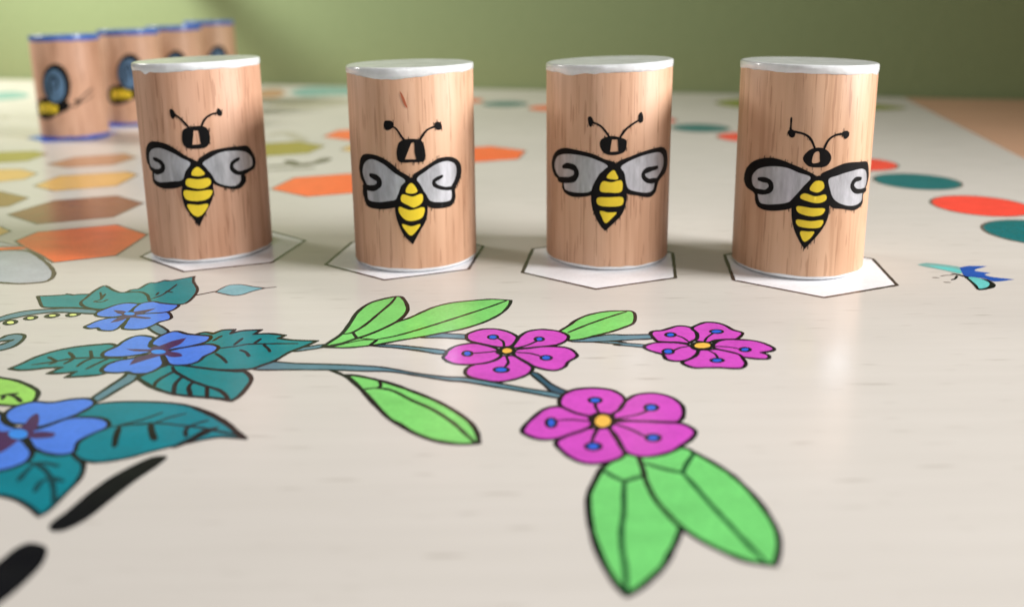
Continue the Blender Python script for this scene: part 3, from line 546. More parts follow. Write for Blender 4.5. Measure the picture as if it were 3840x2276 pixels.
        ('leaf_fill', 'green2', 0, 0.42, 'ink', [(9.84, 91.05, 1), (11.44, 93.05), (13.32, 94.56), (14.4, 94.12, 1), (14.59, 90.56), (14.65, 88.24), (15.11, 85.29), (15.84, 82.74), (16.78, 80.31), (16.74, 79.46, 1), (15.84, 77.22), (14.9, 75.28), (13.86, 73.24), (12.31, 71.31), (11, 69.96), (9.92, 69.22, 1), (9.22, 70.66), (8.49, 73.14), (7.97, 75.97), (7.69, 78.77), (7.67, 81.98), (7.9, 85.42), (8.65, 87.84)]),
        ('line', 'dark_green', 0.34, 0, 'dark_green', [(10.02, 90.78), (11.02, 89.32), (12.11, 88.28)]),
        ('line', 'dark_green', 0.34, 0, 'dark_green', [(12.11, 88.28), (13.26, 88.9), (14.57, 89.52)]),
        ('line', 'dark_green', 0.34, 0, 'dark_green', [(12.11, 88.28), (11.7, 85.59), (11.3, 82.36), (10.65, 79.14), (10.34, 76.12), (10.28, 73.3), (9.92, 69.64)]),
    ]),
    ('printed_leaf', 'slanting green leaf under the lowest pink flower', [
        ('leaf_fill', 'green2', 0, 0.38, 'ink', [(14.4, 94.12, 1), (16.73, 94.5), (18.28, 95.19), (19.53, 95.74), (20.59, 95.29), (21.13, 94.41), (22.65, 92.29), (24.12, 89.73), (25.06, 87.06), (25.79, 83.94), (26.11, 81.01), (26.11, 78.48), (25.52, 75.89), (24.34, 73.27, 1), (23.06, 73.56), (21.7, 74.05), (20.34, 75.1), (18.9, 76.48), (17.67, 78), (16.66, 79.67), (15.72, 82.07), (14.91, 84.82), (14.51, 88.24), (14.53, 91.09)]),
        ('line', 'dark_green', 0.34, 0, 'dark_green', [(14.96, 92.16), (16.84, 90.92), (18.86, 89.96)]),
        ('line', 'dark_green', 0.34, 0, 'dark_green', [(18.86, 89.96), (19.63, 91.81), (21.06, 94.42)]),
        ('line', 'dark_green', 0.34, 0, 'dark_green', [(18.86, 89.96), (19.73, 86.9), (20.66, 83.33), (21.71, 79.8), (22.69, 76.52), (23.65, 73.65)]),
    ]),
    ('printed_flower', 'pink flower at the end of the forked stem', [
        ('petal', 'pink', 0, 0.36, 'ink', [(27.92, 129.09), (28.69, 129.97), (29.07, 132.25), (28.81, 134.38), (27.79, 135.37), (26.57, 135.4), (25.18, 134.47), (23.81, 133.55), (22.38, 133.26), (21.79, 132.2), (21.96, 130.59), (22.38, 129.01), (23.83, 128.66), (25.47, 128.49), (26.87, 128.01)]),
        ('petal', 'pink', 0, 0.36, 'ink', [(28.26, 129.08), (28.77, 129.96), (29.16, 132.24), (28.81, 134.38), (30.2, 136.04), (31.64, 136.98), (33.34, 136.69), (34.45, 135.44), (35.2, 133.5), (36.36, 132.29), (35.84, 130.92), (34.74, 129.59), (33.21, 129.49), (31.47, 129.22), (30.11, 128.37)]),
        ('petal', 'pink', 0, 0.36, 'ink', [(30.79, 127.7), (31.92, 128.99), (33.38, 129.49), (35.36, 129.35), (37.24, 128.86), (38.59, 127.72), (39.51, 125.76), (38.89, 124.72), (37.18, 124.14, 1), (37.93, 123.09), (37.59, 121.88), (36.59, 121.7), (35.38, 121.93), (33.95, 122.57), (33.31, 123.82), (32.11, 124.88), (30.57, 125.98)]),
        ('petal', 'pink', 0, 0.36, 'ink', [(27.95, 125.2), (29.29, 125.37), (30.8, 125.55), (32.49, 124.46), (33.68, 123.4), (33.83, 121.77), (33.81, 120.19), (32.95, 118.66), (31.64, 118.39), (29.87, 118.73), (28.01, 118.78), (26.15, 118.75), (25.07, 119.62), (24.67, 120.8), (26.2, 122.15), (27.37, 123.55)]),
        ('petal', 'pink', 0, 0.36, 'ink', [(26.91, 127.36), (25.43, 128.27), (23.47, 128.54), (21.78, 128.36), (20.5, 127.6), (19.94, 126.67), (20.36, 125.59), (21.49, 124.52), (22.32, 123.67), (22.52, 122.04), (23.5, 121.3), (24.76, 121.27), (26.2, 122.15), (27.29, 123.55), (27.87, 125.2), (27.27, 125.85)]),
        ('line', 'ink', 0.24, 0, 'ink', [(25.6, 131.5), (26.51, 130.47), (27.17, 128.67)]),
        ('line', 'ink', 0.24, 0, 'ink', [(31.69, 132.09), (30.38, 130.38), (29.6, 128.69)]),
        ('line', 'ink', 0.24, 0, 'ink', [(34.31, 125.55), (32.95, 126.35), (30.82, 126.74)]),
        ('line', 'ink', 0.24, 0, 'ink', [(30.21, 122.26), (30.1, 123.89), (29.47, 125.07)]),
        ('line', 'ink', 0.24, 0, 'ink', [(24.22, 125.29), (25.39, 126.32), (26.99, 126.92)]),
        ('anther', 'anther', 0, 0.27, 'ink', [(25.64, 131.64), (25.46, 131.21), (25.11, 130.9), (24.71, 130.79), (24.34, 130.92), (24.11, 131.24), (24.08, 131.68), (24.26, 132.11), (24.6, 132.43), (25.01, 132.54), (25.39, 132.41), (25.61, 132.08)]),
        ('anther', 'anther', 0, 0.27, 'ink', [(33.41, 132.84), (33.17, 132.42), (32.74, 132.12), (32.22, 132.03), (31.76, 132.15), (31.46, 132.46), (31.42, 132.89), (31.65, 133.3), (32.08, 133.6), (32.61, 133.71), (33.08, 133.58), (33.37, 133.26)]),
        ('anther', 'anther', 0, 0.27, 'ink', [(35.81, 125.34), (35.6, 124.95), (35.24, 124.66), (34.82, 124.57), (34.46, 124.68), (34.25, 124.98), (34.25, 125.38), (34.46, 125.78), (34.82, 126.06), (35.24, 126.16), (35.6, 126.04), (35.81, 125.74)]),
        ('anther', 'anther', 0, 0.27, 'ink', [(30.8, 121.36), (30.59, 120.99), (30.19, 120.73), (29.71, 120.64), (29.28, 120.75), (29.01, 121.03), (28.97, 121.41), (29.18, 121.78), (29.57, 122.05), (30.05, 122.14), (30.49, 122.03), (30.76, 121.74)]),
        ('anther', 'anther', 0, 0.27, 'ink', [(24.11, 124.87), (23.92, 124.37), (23.56, 124.02), (23.13, 123.9), (22.75, 124.04), (22.52, 124.41), (22.5, 124.91), (22.69, 125.41), (23.05, 125.77), (23.48, 125.9), (23.86, 125.75), (24.1, 125.37)]),
        ('flower_center', 'yolk', 0, 0.396, 'ink', [(30.48, 127.05), (30.12, 126.37), (29.44, 125.89), (28.63, 125.73), (27.9, 125.93), (27.43, 126.44), (27.36, 127.13), (27.71, 127.82), (28.39, 128.31), (29.22, 128.48), (29.96, 128.27), (30.43, 127.75)]),
    ]),
    ('printed_flower', 'pink flower beside the single green leaf and the long leaf', [
        ('petal', 'pink', 0, 0.36, 'ink', [(-1.51, 127.35), (-2.42, 127.29), (-5.54, 128.98), (-7.02, 130.13), (-7.44, 131.96), (-6.9, 133.34), (-5.05, 134.81), (-2.96, 134.9), (-0.87, 133.66), (0.59, 131.53), (0.49, 129.94), (-0.02, 128.18), (-0.6, 127.42)]),
        ('petal', 'pink', 0, 0.36, 'ink', [(-0.19, 127.32), (0.57, 129.94), (1.01, 131.51), (2.24, 133.57), (4.17, 134.47), (6.07, 134.19), (7.75, 133.2), (8.68, 131.55), (8.31, 129.75), (7.14, 128.23), (5.78, 127.61), (2.45, 126.82), (0.39, 126.88)]),
        ('petal', 'pink', 0, 0.36, 'ink', [(0.38, 126.02), (2.44, 126.74), (4.6, 127.29), (7.08, 127.14), (8.67, 126.24), (9.5, 124.13), (9.25, 122.91), (8.03, 121.33), (7.45, 119.59), (6.13, 118.36), (4.44, 118.7), (2.92, 119.89), (1.7, 121.68), (0.13, 123.94)]),
        ('petal', 'pink', 0, 0.36, 'ink', [(-1.08, 123.77), (0.12, 123.74), (1.54, 121.69), (2.76, 119.51), (2.25, 117.43), (1, 115.99), (-0.82, 114.95), (-2.32, 114.62), (-4.14, 115.2), (-6.15, 116.33), (-6.9, 117.64), (-6.75, 119.34), (-5.72, 120.67), (-4, 121.22), (-2.44, 122.58), (-1.73, 123.78)]),
        ('petal', 'pink', 0, 0.36, 'ink', [(-2.49, 126.52), (-5.53, 128.76), (-7.53, 128.59), (-9.13, 127.54), (-10.01, 125.85), (-10.3, 124.19), (-10.48, 123.38), (-9.74, 121.95), (-8.41, 120.93), (-6.5, 120.69), (-4.62, 121.04), (-2.75, 122.19), (-1.81, 123.99), (-2.47, 125.04)]),
        ('line', 'ink', 0.28, 0, 'ink', [(-2.47, 130.92), (-1.61, 129.55), (-1.43, 127.57)]),
        ('line', 'ink', 0.28, 0, 'ink', [(3.77, 129.64), (2.14, 127.91), (0.14, 126.67)]),
        ('line', 'ink', 0.28, 0, 'ink', [(-6.21, 124.92), (-4.27, 125.21), (-2.48, 125.67)]),
        ('line', 'ink', 0.28, 0, 'ink', [(3.99, 123.64), (2.4, 124.71), (0.46, 125.09)]),
        ('line', 'ink', 0.28, 0, 'ink', [(-1.22, 119.79), (-0.76, 121.34), (-1.08, 123.64)]),
        ('anther', 'anther', 0, 0.27, 'ink', [(-2.43, 131.37), (-2.53, 130.92), (-2.81, 130.6), (-3.19, 130.48), (-3.58, 130.62), (-3.88, 130.95), (-3.99, 131.41), (-3.9, 131.87), (-3.62, 132.2), (-3.23, 132.31), (-2.83, 132.18), (-2.54, 131.83)]),
        ('anther', 'anther', 0, 0.27, 'ink', [(4.75, 130.33), (4.64, 129.9), (4.39, 129.6), (4.05, 129.5), (3.72, 129.62), (3.48, 129.93), (3.4, 130.36), (3.5, 130.79), (3.76, 131.1), (4.1, 131.21), (4.44, 131.08), (4.68, 130.76)]),
        ('anther', 'anther', 0, 0.27, 'ink', [(-6.22, 124.8), (-6.29, 124.3), (-6.54, 123.95), (-6.89, 123.82), (-7.25, 123.96), (-7.53, 124.33), (-7.65, 124.83), (-7.58, 125.33), (-7.34, 125.69), (-6.98, 125.82), (-6.62, 125.68), (-6.34, 125.3)]),
        ('anther', 'anther', 0, 0.27, 'ink', [(5.65, 122.91), (5.52, 122.47), (5.21, 122.15), (4.81, 122.05), (4.42, 122.17), (4.14, 122.5), (4.05, 122.95), (4.17, 123.39), (4.47, 123.72), (4.88, 123.83), (5.28, 123.7), (5.56, 123.36)]),
        ('anther', 'anther', 0, 0.27, 'ink', [(-0.74, 118.71), (-0.88, 118.26), (-1.26, 117.93), (-1.78, 117.83), (-2.31, 117.96), (-2.7, 118.3), (-2.85, 118.76), (-2.71, 119.21), (-2.33, 119.54), (-1.8, 119.65), (-1.27, 119.51), (-0.88, 119.17)]),
        ('flower_center', 'yolk', 0, 0.396, 'ink', [(0.08, 125.73), (-0.06, 125.11), (-0.45, 124.66), (-0.97, 124.51), (-1.5, 124.68), (-1.89, 125.15), (-2.04, 125.79), (-1.91, 126.42), (-1.52, 126.88), (-0.98, 127.04), (-0.45, 126.85), (-0.06, 126.37)]),
    ]),
    ('printed_flower', 'pink flower above the pair of hanging green leaves', [
        ('petal', 'pink', 0, 0.36, 'ink', [(10.87, 104.78), (9.7, 104.05), (7.84, 104.99), (6.27, 106.73), (6.01, 108.32), (6.62, 110.27), (8.03, 111.76), (9.84, 112.3), (11.6, 112.26), (13.3, 111.64), (14.43, 110.11), (14.73, 108.46), (14.14, 106.56), (13.31, 104.88), (12.43, 104.44)]),
        ('petal', 'pink', 0, 0.36, 'ink', [(12.72, 104.59), (13.61, 105.64), (14.76, 108.14), (16.15, 109.9), (17.83, 110.53), (19.41, 110.4), (20.96, 109.3), (21.89, 107.35), (21.95, 105.47), (21.41, 103.36), (20.51, 102.2), (18.76, 102.24), (16.62, 102.43), (14.74, 102.61), (12.82, 103.09)]),
        ('petal', 'pink', 0, 0.36, 'ink', [(12.66, 102.22), (14.73, 102.55), (16.87, 102.34), (19.27, 102.08), (20.97, 101.76), (22.06, 100.45), (22.23, 99.33), (21.38, 97.71), (20.06, 96.28), (18.81, 95.01), (17.12, 94.03), (15.41, 93.57), (14.07, 93.84), (13.06, 94.74), (12.68, 96.82), (12.28, 98.98), (11.82, 100.8)]),
        ('petal', 'pink', 0, 0.36, 'ink', [(10.33, 100.55), (11.67, 100.66), (12.25, 98.7), (12.71, 96.03), (12.96, 94.49), (12.12, 93.26), (10.66, 92.43), (9.14, 92.09), (7.69, 92.48), (6.52, 93.61), (5.61, 95.14), (4.99, 96.7), (5.24, 97.76), (6.35, 98.82), (7.73, 99.76), (9.14, 100.71)]),
        ('petal', 'pink', 0, 0.36, 'ink', [(9.68, 103.01), (9.55, 103.9), (7.84, 104.99), (6.26, 106.57), (5.15, 106.75), (3.85, 106), (2.68, 104.19), (1.54, 102.01), (0.97, 100.17), (1.49, 99.19), (2.65, 98.21), (3.94, 97.92), (5.53, 98.29), (6.9, 99.22), (8.43, 100.16), (9.75, 101.55)]),
        ('line', 'ink', 0.28, 0, 'ink', [(10.71, 107.74), (10.67, 106.32), (10.96, 104.93)]),
        ('line', 'ink', 0.28, 0, 'ink', [(17.34, 105.41), (15.65, 104.23), (12.91, 103.24)]),
        ('line', 'ink', 0.28, 0, 'ink', [(5.51, 102.95), (7.29, 103.06), (9.57, 102.57)]),
        ('line', 'ink', 0.28, 0, 'ink', [(15.79, 98.63), (14.44, 100.32), (12.61, 101.78)]),
        ('line', 'ink', 0.28, 0, 'ink', [(9.29, 97.15), (9.69, 98.75), (10.31, 100.41)]),
        ('anther', 'anther', 0, 0.27, 'ink', [(11.61, 108.53), (11.46, 108.13), (11.13, 107.84), (10.71, 107.74), (10.3, 107.86), (10.03, 108.16), (9.95, 108.56), (10.1, 108.96), (10.43, 109.26), (10.86, 109.36), (11.26, 109.24), (11.54, 108.93)]),
        ('anther', 'anther', 0, 0.27, 'ink', [(18.7, 106.22), (18.51, 105.75), (18.15, 105.42), (17.72, 105.31), (17.32, 105.44), (17.06, 105.78), (17.02, 106.25), (17.2, 106.72), (17.56, 107.06), (18.01, 107.17), (18.41, 107.04), (18.66, 106.69)]),
        ('anther', 'anther', 0, 0.27, 'ink', [(5.29, 102.28), (5.17, 101.65), (4.92, 101.19), (4.6, 101.03), (4.3, 101.2), (4.1, 101.67), (4.04, 102.3), (4.15, 102.95), (4.4, 103.42), (4.72, 103.58), (5.03, 103.4), (5.23, 102.92)]),
        ('anther', 'anther', 0, 0.27, 'ink', [(17.69, 98.14), (17.5, 97.71), (17.14, 97.4), (16.69, 97.3), (16.28, 97.42), (16.02, 97.74), (15.97, 98.17), (16.15, 98.6), (16.51, 98.91), (16.96, 99.02), (17.38, 98.9), (17.64, 98.57)]),
        ('anther', 'anther', 0, 0.27, 'ink', [(10.29, 96.16), (10.12, 95.72), (9.77, 95.4), (9.31, 95.3), (8.88, 95.42), (8.58, 95.75), (8.49, 96.19), (8.65, 96.63), (9.01, 96.95), (9.47, 97.06), (9.91, 96.94), (10.21, 96.6)]),
        ('flower_center', 'yolk', 0, 0.396, 'ink', [(12.54, 102.6), (12.25, 101.65), (11.69, 100.97), (11.01, 100.73), (10.38, 100.99), (9.97, 101.69), (9.88, 102.65), (10.14, 103.62), (10.7, 104.33), (11.41, 104.59), (12.05, 104.31), (12.47, 103.57)]),
    ]),
    ('printed_dash', 'thick black dash between the teal leaves', [
        ('dash_fill', 'black', 0, 0, 'ink', [(-41.27, 94.95), (-40.67, 94.47), (-41.05, 92.5), (-42.26, 89.29), (-43.3, 85.28), (-44.16, 82.05), (-45.24, 80.25), (-46.28, 79.78), (-47.21, 80.2), (-47.62, 81.32), (-47.03, 83.6), (-46.43, 86.94), (-45.46, 90.18), (-43.94, 92.91), (-42.61, 94.61)]),
    ]),
    ('printed_dash', 'thickest black dash', [
        ('dash_fill', 'black', 0, 0, 'ink', [(-50.22, 71.47), (-49.36, 75.08), (-48.93, 77.06), (-48.01, 77.95), (-46.33, 77.41), (-45.56, 76.5), (-45, 74.52), (-45.11, 72.18), (-45.47, 70.19), (-45.89, 68.91), (-47.01, 66.08)]),
    ]),
    ('printed_dash', 'thin black dash crossing the tip of the large teal leaf', [
        ('dash_fill', 'black', 0, 0, 'ink', [(-37.05, 102.02), (-37.21, 101.28), (-38.45, 99.19), (-39.63, 97.64), (-40.62, 96.7), (-41.14, 97.09), (-39.81, 99.22), (-38.76, 101.23)]),
    ]),
    ('printed_insect', 'small printed dragonfly with turquoise wings', [
        ('wing', 'greyteal', 0, 0, 'ink', [(80.08, 167.73, 1), (82.13, 168.79), (84.06, 168.33), (86.29, 167.04), (87.52, 165.8), (87.15, 163.93), (85.79, 161.76), (84.52, 162.53), (82.93, 164.44), (80.97, 166.25)]),
        ('wing', 'turq', 0, 0, 'ink', [(82.09, 166.84), (84.44, 166.14), (86.07, 165.14), (86.62, 163.71), (85.79, 161.9), (84.95, 162.84), (83.67, 164.51)]),
        ('insect_body', 'navy', 0, 0, 'ink', [(87.4, 165.57, 1), (89.89, 166.59), (93.08, 166.2, 1), (90.25, 164.53), (89.33, 163.3), (91.53, 161.95, 1), (89.93, 161), (90.22, 159.73), (91.76, 158.8), (93.81, 157.86, 1), (91.18, 156.99), (89.33, 156.79), (88.76, 158.24), (87.32, 159.38), (85.78, 160.09), (86.22, 162.34)]),
        ('wing', 'black', 0, 0, 'ink', [(85.51, 160.1), (87.1, 158.95), (88.8, 157.8), (88.83, 155.23), (87.72, 153.39), (86.09, 152.41), (84.79, 151.92), (83.96, 152.19), (84.54, 154.73), (85.03, 157.27)]),
        ('wing', 'turq', 0, 0, 'ink', [(85.99, 159.42), (87.28, 159.29), (87.94, 157.96), (88.06, 155.89), (86.71, 153.83), (85.27, 152.85), (84.63, 152.86), (85.19, 154.71), (85.56, 157.25)]),
        ('line', 'black', 0.45, 0, 'black', [(84.12, 161.72), (85.04, 160.79), (85.7, 159.65)]),
        ('line', 'black', 0.25, 0, 'black', [(84.28, 160.36), (83.15, 158.63), (82.09, 157.96)]),
        ('line', 'soft_ink', 0.2, 0, 'soft_ink', [(83.87, 160.92), (82.1, 160.66), (81.13, 160.19)]),
        ('line', 'soft_ink', 0.25, 0, 'soft_ink', [(79.26, 159.41), (80.29, 159.29)]),
        ('line', 'soft_ink', 0.25, 0, 'soft_ink', [(80.11, 156.64), (81.15, 156.44)]),
    ]),
]
WHITE_BEES = [
    [
        ('ink', 'bee_ink', 0, 0, 'bee_ink', [(2.66, 20.94), (0.5, 22.32), (-1.96, 24.04), (-4.31, 24.88), (-7.31, 24.82), (-9.01, 23.62), (-9.6, 22.01), (-9.36, 20.27), (-7.86, 19.33), (-7.83, 17.79), (-7.6, 16.48), (-6.06, 15.68), (-3.84, 15.51), (-1.64, 15.81), (-0.25, 16.44), (0.51, 17.74), (1.93, 19.67)]),
        ('ink', 'bee_ink', 0, 0, 'bee_ink', [(2.77, 21.05), (4.2, 22.38), (5.89, 23.12), (8.48, 23.41), (10.81, 23.34), (13.22, 23.12), (14.64, 21.55), (15.44, 19.83), (14.96, 18.32), (12.96, 17.65), (12.03, 17.36), (12.29, 16.07), (11.06, 14.86), (9.57, 14.68), (7.37, 15.3), (5.35, 16.37), (4.45, 17.99)]),
        ('wing_panel', 'silver', 0, 0, 'bee_ink', [(1.31, 20.78), (-0.39, 21.89), (-2.08, 22.85), (-4.46, 23.64), (-6.51, 23.51), (-7.97, 22.62), (-8.33, 21.05), (-7.98, 19.76), (-7.27, 18.51), (-7.13, 17.19), (-5.61, 16.78), (-2.92, 17.05), (-0.59, 17.42), (0.21, 19.06)]),
        ('wing_panel', 'silver', 0, 0, 'bee_ink', [(3.63, 20.46), (5.16, 21.65), (7.32, 22.55), (10.25, 22.53), (12.8, 21.84), (14.19, 20.5), (14.18, 18.92), (12.74, 18.37), (11.61, 17.99), (11.03, 17.3), (10.99, 16.3), (9.88, 15.46), (8.06, 15.61), (5.99, 16.64), (5.1, 18.38)]),
        ('line', 'bee_ink', 1, 0, 'bee_ink', [(-8.42, 19.49), (-6.56, 18.8), (-4.86, 19.26), (-4.55, 20.26), (-5.34, 21.04), (-6.81, 21.45)]),
        ('line', 'bee_ink', 0.9, 0, 'bee_ink', [(13, 17.99), (10.57, 17.89), (9.24, 19.02), (9.53, 20.2), (10.83, 20.79)]),
        ('ink', 'bee_ink', 0, 0, 'bee_ink', [(2.67, 21.12, 1), (3.82, 20.23), (4.89, 18.39), (5.25, 16.38), (5.19, 14.39), (4.64, 12.67), (3.43, 10.54), (1.96, 7.76, 1), (0.85, 9.55), (-0.46, 11.8), (-0.91, 14.01), (-0.7, 16.22), (0.15, 18.41), (1.35, 20.13)]),
        ('stripe', 'yellow', 0, 0, 'bee_ink', [(2.57, 19.97), (3.34, 19.38), (3.88, 18.47), (2.83, 18.1), (1.41, 18.38), (1.7, 19.35)]),
        ('stripe', 'yellow', 0, 0, 'bee_ink', [(0.5, 17.63), (2.57, 17.45), (4.52, 17.55), (4.84, 16.42), (3.64, 15.63), (2, 15.61), (0.17, 16.32)]),
        ('stripe', 'yellow', 0, 0, 'bee_ink', [(-0.36, 15.23), (2.16, 15.05), (4.93, 15.08), (4.3, 13.58), (2.4, 13.05), (-0.09, 13.46)]),
        ('stripe', 'yellow', 0, 0, 'bee_ink', [(0.03, 12.35), (2.13, 12.22), (3.99, 12.28), (3.25, 10.77), (1.93, 9.85), (0.73, 10.56)]),
        ('line', 'bee_ink', 0.42, 0, 'bee_ink', [(-1.3, 30.6), (-0.27, 30.07), (0.69, 29.1), (1.71, 27.8)]),
        ('line', 'bee_ink', 0.42, 0, 'bee_ink', [(7.54, 30.47), (6.06, 30.25), (4.77, 29.37), (3.94, 27.82)]),
        ('ink', 'bee_ink', 0, 0, 'bee_ink', [(-1.78, 31.45), (-1.11, 31.41), (-0.7, 30.5), (-1.18, 29.59), (-1.69, 30.07)]),
        ('ink', 'bee_ink', 0, 0, 'bee_ink', [(7.4, 31.38), (8, 30.86), (8.2, 30.2), (7.8, 29.76), (7.1, 30.29)]),
        ('ink', 'bee_ink', 0, 0, 'bee_ink', [(0.27, 26.76), (0.77, 27.61), (2.24, 28.04), (4.06, 28.09), (5.02, 27.54), (5.43, 26.33), (5.31, 24.82), (4.52, 23.8), (2.88, 23.59), (1.05, 23.81), (0.2, 24.83)]),
        ('hole', 'none', 0, 0, 'bee_ink', [(2.48, 27.24, 1), (3.38, 27.2, 1), (3.6, 24.5, 1), (2.03, 24.42, 1), (2.3, 25.86)]),
    ],
    [
        ('grain_fleck', 'fleck', 0, 0, 'bee_ink', [(-0.65, 35.4, 1), (-0.27, 35), (0.29, 33.79), (0.75, 32.13, 1), (0.16, 32.78), (-0.3, 33.99)]),
        ('ink', 'bee_ink', 0, 0, 'bee_ink', [(0.78, 18.98), (-1.22, 20.35), (-2.86, 21.78), (-5.31, 23.01), (-8.21, 23.23), (-9.96, 22.48), (-10.79, 20.67), (-10.66, 18.55), (-9.68, 16.97), (-10.08, 15.63), (-9.5, 13.99), (-8.6, 12.78), (-6.09, 12.57), (-3.69, 12.85), (-1.48, 13.62), (-0.98, 15.74), (-0.08, 17.85)]),
        ('ink', 'bee_ink', 0, 0, 'bee_ink', [(1.2, 19.29), (2.46, 20.28), (4.58, 21.51), (6.59, 22.44), (9.27, 22.33), (11.26, 21.16), (11.92, 19.46), (11.33, 17.62), (10.04, 16.1), (10.04, 14.16), (8.98, 12.78), (6.75, 12.57), (4.32, 12.99), (3.1, 14.57), (1.95, 17.37)]),
        ('wing_panel', 'silver', 0, 0, 'bee_ink', [(-0.26, 18.48), (-2.3, 19.92), (-4.44, 21.5), (-6.87, 22.27), (-8.79, 21.55), (-9.66, 19.97), (-9.43, 18.5), (-8.62, 17.11), (-8.58, 15.41), (-8.2, 14.17), (-6.02, 13.99), (-3.62, 14.39), (-2.07, 14.88), (-1.13, 17.22)]),
        ('wing_panel', 'silver', 0, 0, 'bee_ink', [(1.99, 18.53), (3.91, 20.2), (6.1, 21.38), (8.22, 21.64), (10.05, 20.81), (10.43, 19.26), (9.81, 17.64), (8.96, 16.48), (9.11, 15.18), (8.75, 13.94), (6.79, 13.79), (4.57, 14.24), (3.56, 15.81)]),
        ('line', 'bee_ink', 1.2, 0, 'bee_ink', [(-9.64, 16.61), (-6.92, 16.63), (-5.54, 17.54), (-5.78, 18.58), (-7.46, 19.1)]),
        ('line', 'bee_ink', 0.8, 0, 'bee_ink', [(10.05, 16.21), (7.57, 16.36), (5.64, 17.11), (5.34, 18.09), (6.94, 18.83)]),
        ('ink', 'bee_ink', 0, 0, 'bee_ink', [(0.99, 19.13, 1), (2.19, 18.2), (3.16, 16.47), (3.73, 14.52), (3.87, 12.38), (3.39, 10.28), (2.28, 8.43), (0.85, 5.85, 1), (-0.66, 7.43), (-1.64, 9.35), (-2.3, 11.68), (-2.33, 13.81), (-1.6, 15.95), (-0.27, 18.06)]),
        ('stripe', 'yellow', 0, 0, 'bee_ink', [(0.85, 17.94), (1.55, 17.39), (2.02, 16.32), (1.09, 15.89), (-0.14, 16.16), (0.11, 17.21)]),
        ('stripe', 'yellow', 0, 0, 'bee_ink', [(-0.77, 15.74), (1.07, 15.3), (2.83, 15.75), (2.88, 14.16), (1.4, 13.17), (0.19, 13.62), (-1.13, 14.47)]),
        ('stripe', 'yellow', 0, 0, 'bee_ink', [(-1.49, 13.3), (0.56, 12.66), (3.16, 13.08), (2.79, 11.18), (0.9, 10.52), (-0.54, 10.86), (-1.54, 12.13)]),
        ('stripe', 'yellow', 0, 0, 'bee_ink', [(-1.09, 9.9), (0.66, 9.46), (2.33, 9.82), (1.88, 8.88), (0.6, 7.63), (-0.41, 8.5)]),
        ('line', 'bee_ink', 0.42, 0, 'bee_ink', [(-2.78, 29.02), (-1.54, 28.32), (-0.76, 27.1), (0.11, 25.97)]),
        ('line', 'bee_ink', 0.42, 0, 'bee_ink', [(6.32, 28.66), (4.57, 28.16), (3.5, 27.19), (2.64, 25.8)]),
        ('ink', 'bee_ink', 0, 0, 'bee_ink', [(-3.84, 29.7), (-2.53, 29.84), (-1.97, 29.13), (-2.59, 28.25), (-3.69, 28.11)]),
        ('ink', 'bee_ink', 0, 0, 'bee_ink', [(5.74, 29.11), (6.57, 29.4), (7.24, 28.69), (7.12, 27.93), (6.08, 27.95)]),
        ('ink', 'bee_ink', 0, 0, 'bee_ink', [(-1.47, 24.91), (-1.02, 25.84), (0.23, 26.39), (2.25, 26.34), (3.25, 25.84), (3.72, 24.37), (3.72, 22.92), (3.34, 21.99), (1.29, 21.95), (-1.16, 22.02), (-1.67, 23.46)]),
        ('hole', 'none', 0, 0, 'bee_ink', [(1.21, 25.61), (1.72, 25.59), (1.76, 23.84), (2.02, 22.49, 1), (-0.11, 22.54, 1), (0.55, 24.08)]),
    ],
    [
        ('ink', 'bee_ink', 0, 0, 'bee_ink', [(0.15, 21.29), (-2.11, 22.21), (-4.18, 23.07), (-7.05, 23.57), (-10.38, 23.74), (-13.02, 22.76), (-14.61, 20.97), (-14.76, 19.21), (-13.4, 17.7), (-11.32, 17.13), (-11.1, 15.98), (-10.63, 15.08), (-9.21, 14.45), (-6.97, 14.44), (-4.3, 15.16), (-3.69, 17), (-2.27, 19.36)]),
        ('ink', 'bee_ink', 0, 0, 'bee_ink', [(0.35, 21.39), (3.06, 22.64), (6.58, 23.53), (10.61, 23.71), (12.86, 22.54), (13.67, 20.47), (12.88, 18.66), (10.36, 17.35), (9.67, 16.46), (9.06, 15.05), (7.43, 14.25), (4.84, 14.8), (1.92, 15.76), (1.43, 18.93)]),
        ('wing_panel', 'silver', 0, 0, 'bee_ink', [(-1.37, 20.77), (-3.54, 21.96), (-6.35, 22.62), (-10.09, 22.57), (-12.64, 21.7), (-13.61, 19.83), (-12.63, 18.26), (-10.79, 17.36), (-10.58, 16.28), (-10.05, 15.5), (-7.45, 15.3), (-4.74, 15.77), (-3.91, 17.41), (-2.89, 19.34)]),
        ('wing_panel', 'silver', 0, 0, 'bee_ink', [(1.19, 20.75), (3.74, 22.09), (6.87, 22.77), (9.91, 22.74), (11.33, 21.7), (11.44, 19.97), (10.11, 18.46), (8.8, 17.37), (8.58, 16.51), (8.25, 15.59), (6.84, 15.24), (4.35, 15.71), (2.54, 16.58), (1.85, 19.34)]),
        ('line', 'bee_ink', 1.15, 0, 'bee_ink', [(-12.09, 17.23), (-8.71, 17.71), (-7.6, 18.8), (-7.97, 19.99), (-9.52, 20.32), (-10.81, 19.98)]),
        ('line', 'bee_ink', 1, 0, 'bee_ink', [(9.63, 17.43), (7.04, 17.5), (5.76, 18.65), (6.44, 19.59), (9.35, 19.88)]),
        ('ink', 'bee_ink', 0, 0, 'bee_ink', [(0.15, 21.4, 1), (1.2, 20.19), (1.97, 18.49), (2.33, 16.38), (2.28, 13.84), (1.57, 11.53), (0.13, 9.86), (-1.7, 8.09, 1), (-2.97, 9.59), (-4.05, 11.88), (-4.51, 14.19), (-4.32, 16.54), (-3.09, 18.92), (-1.47, 20.63)]),
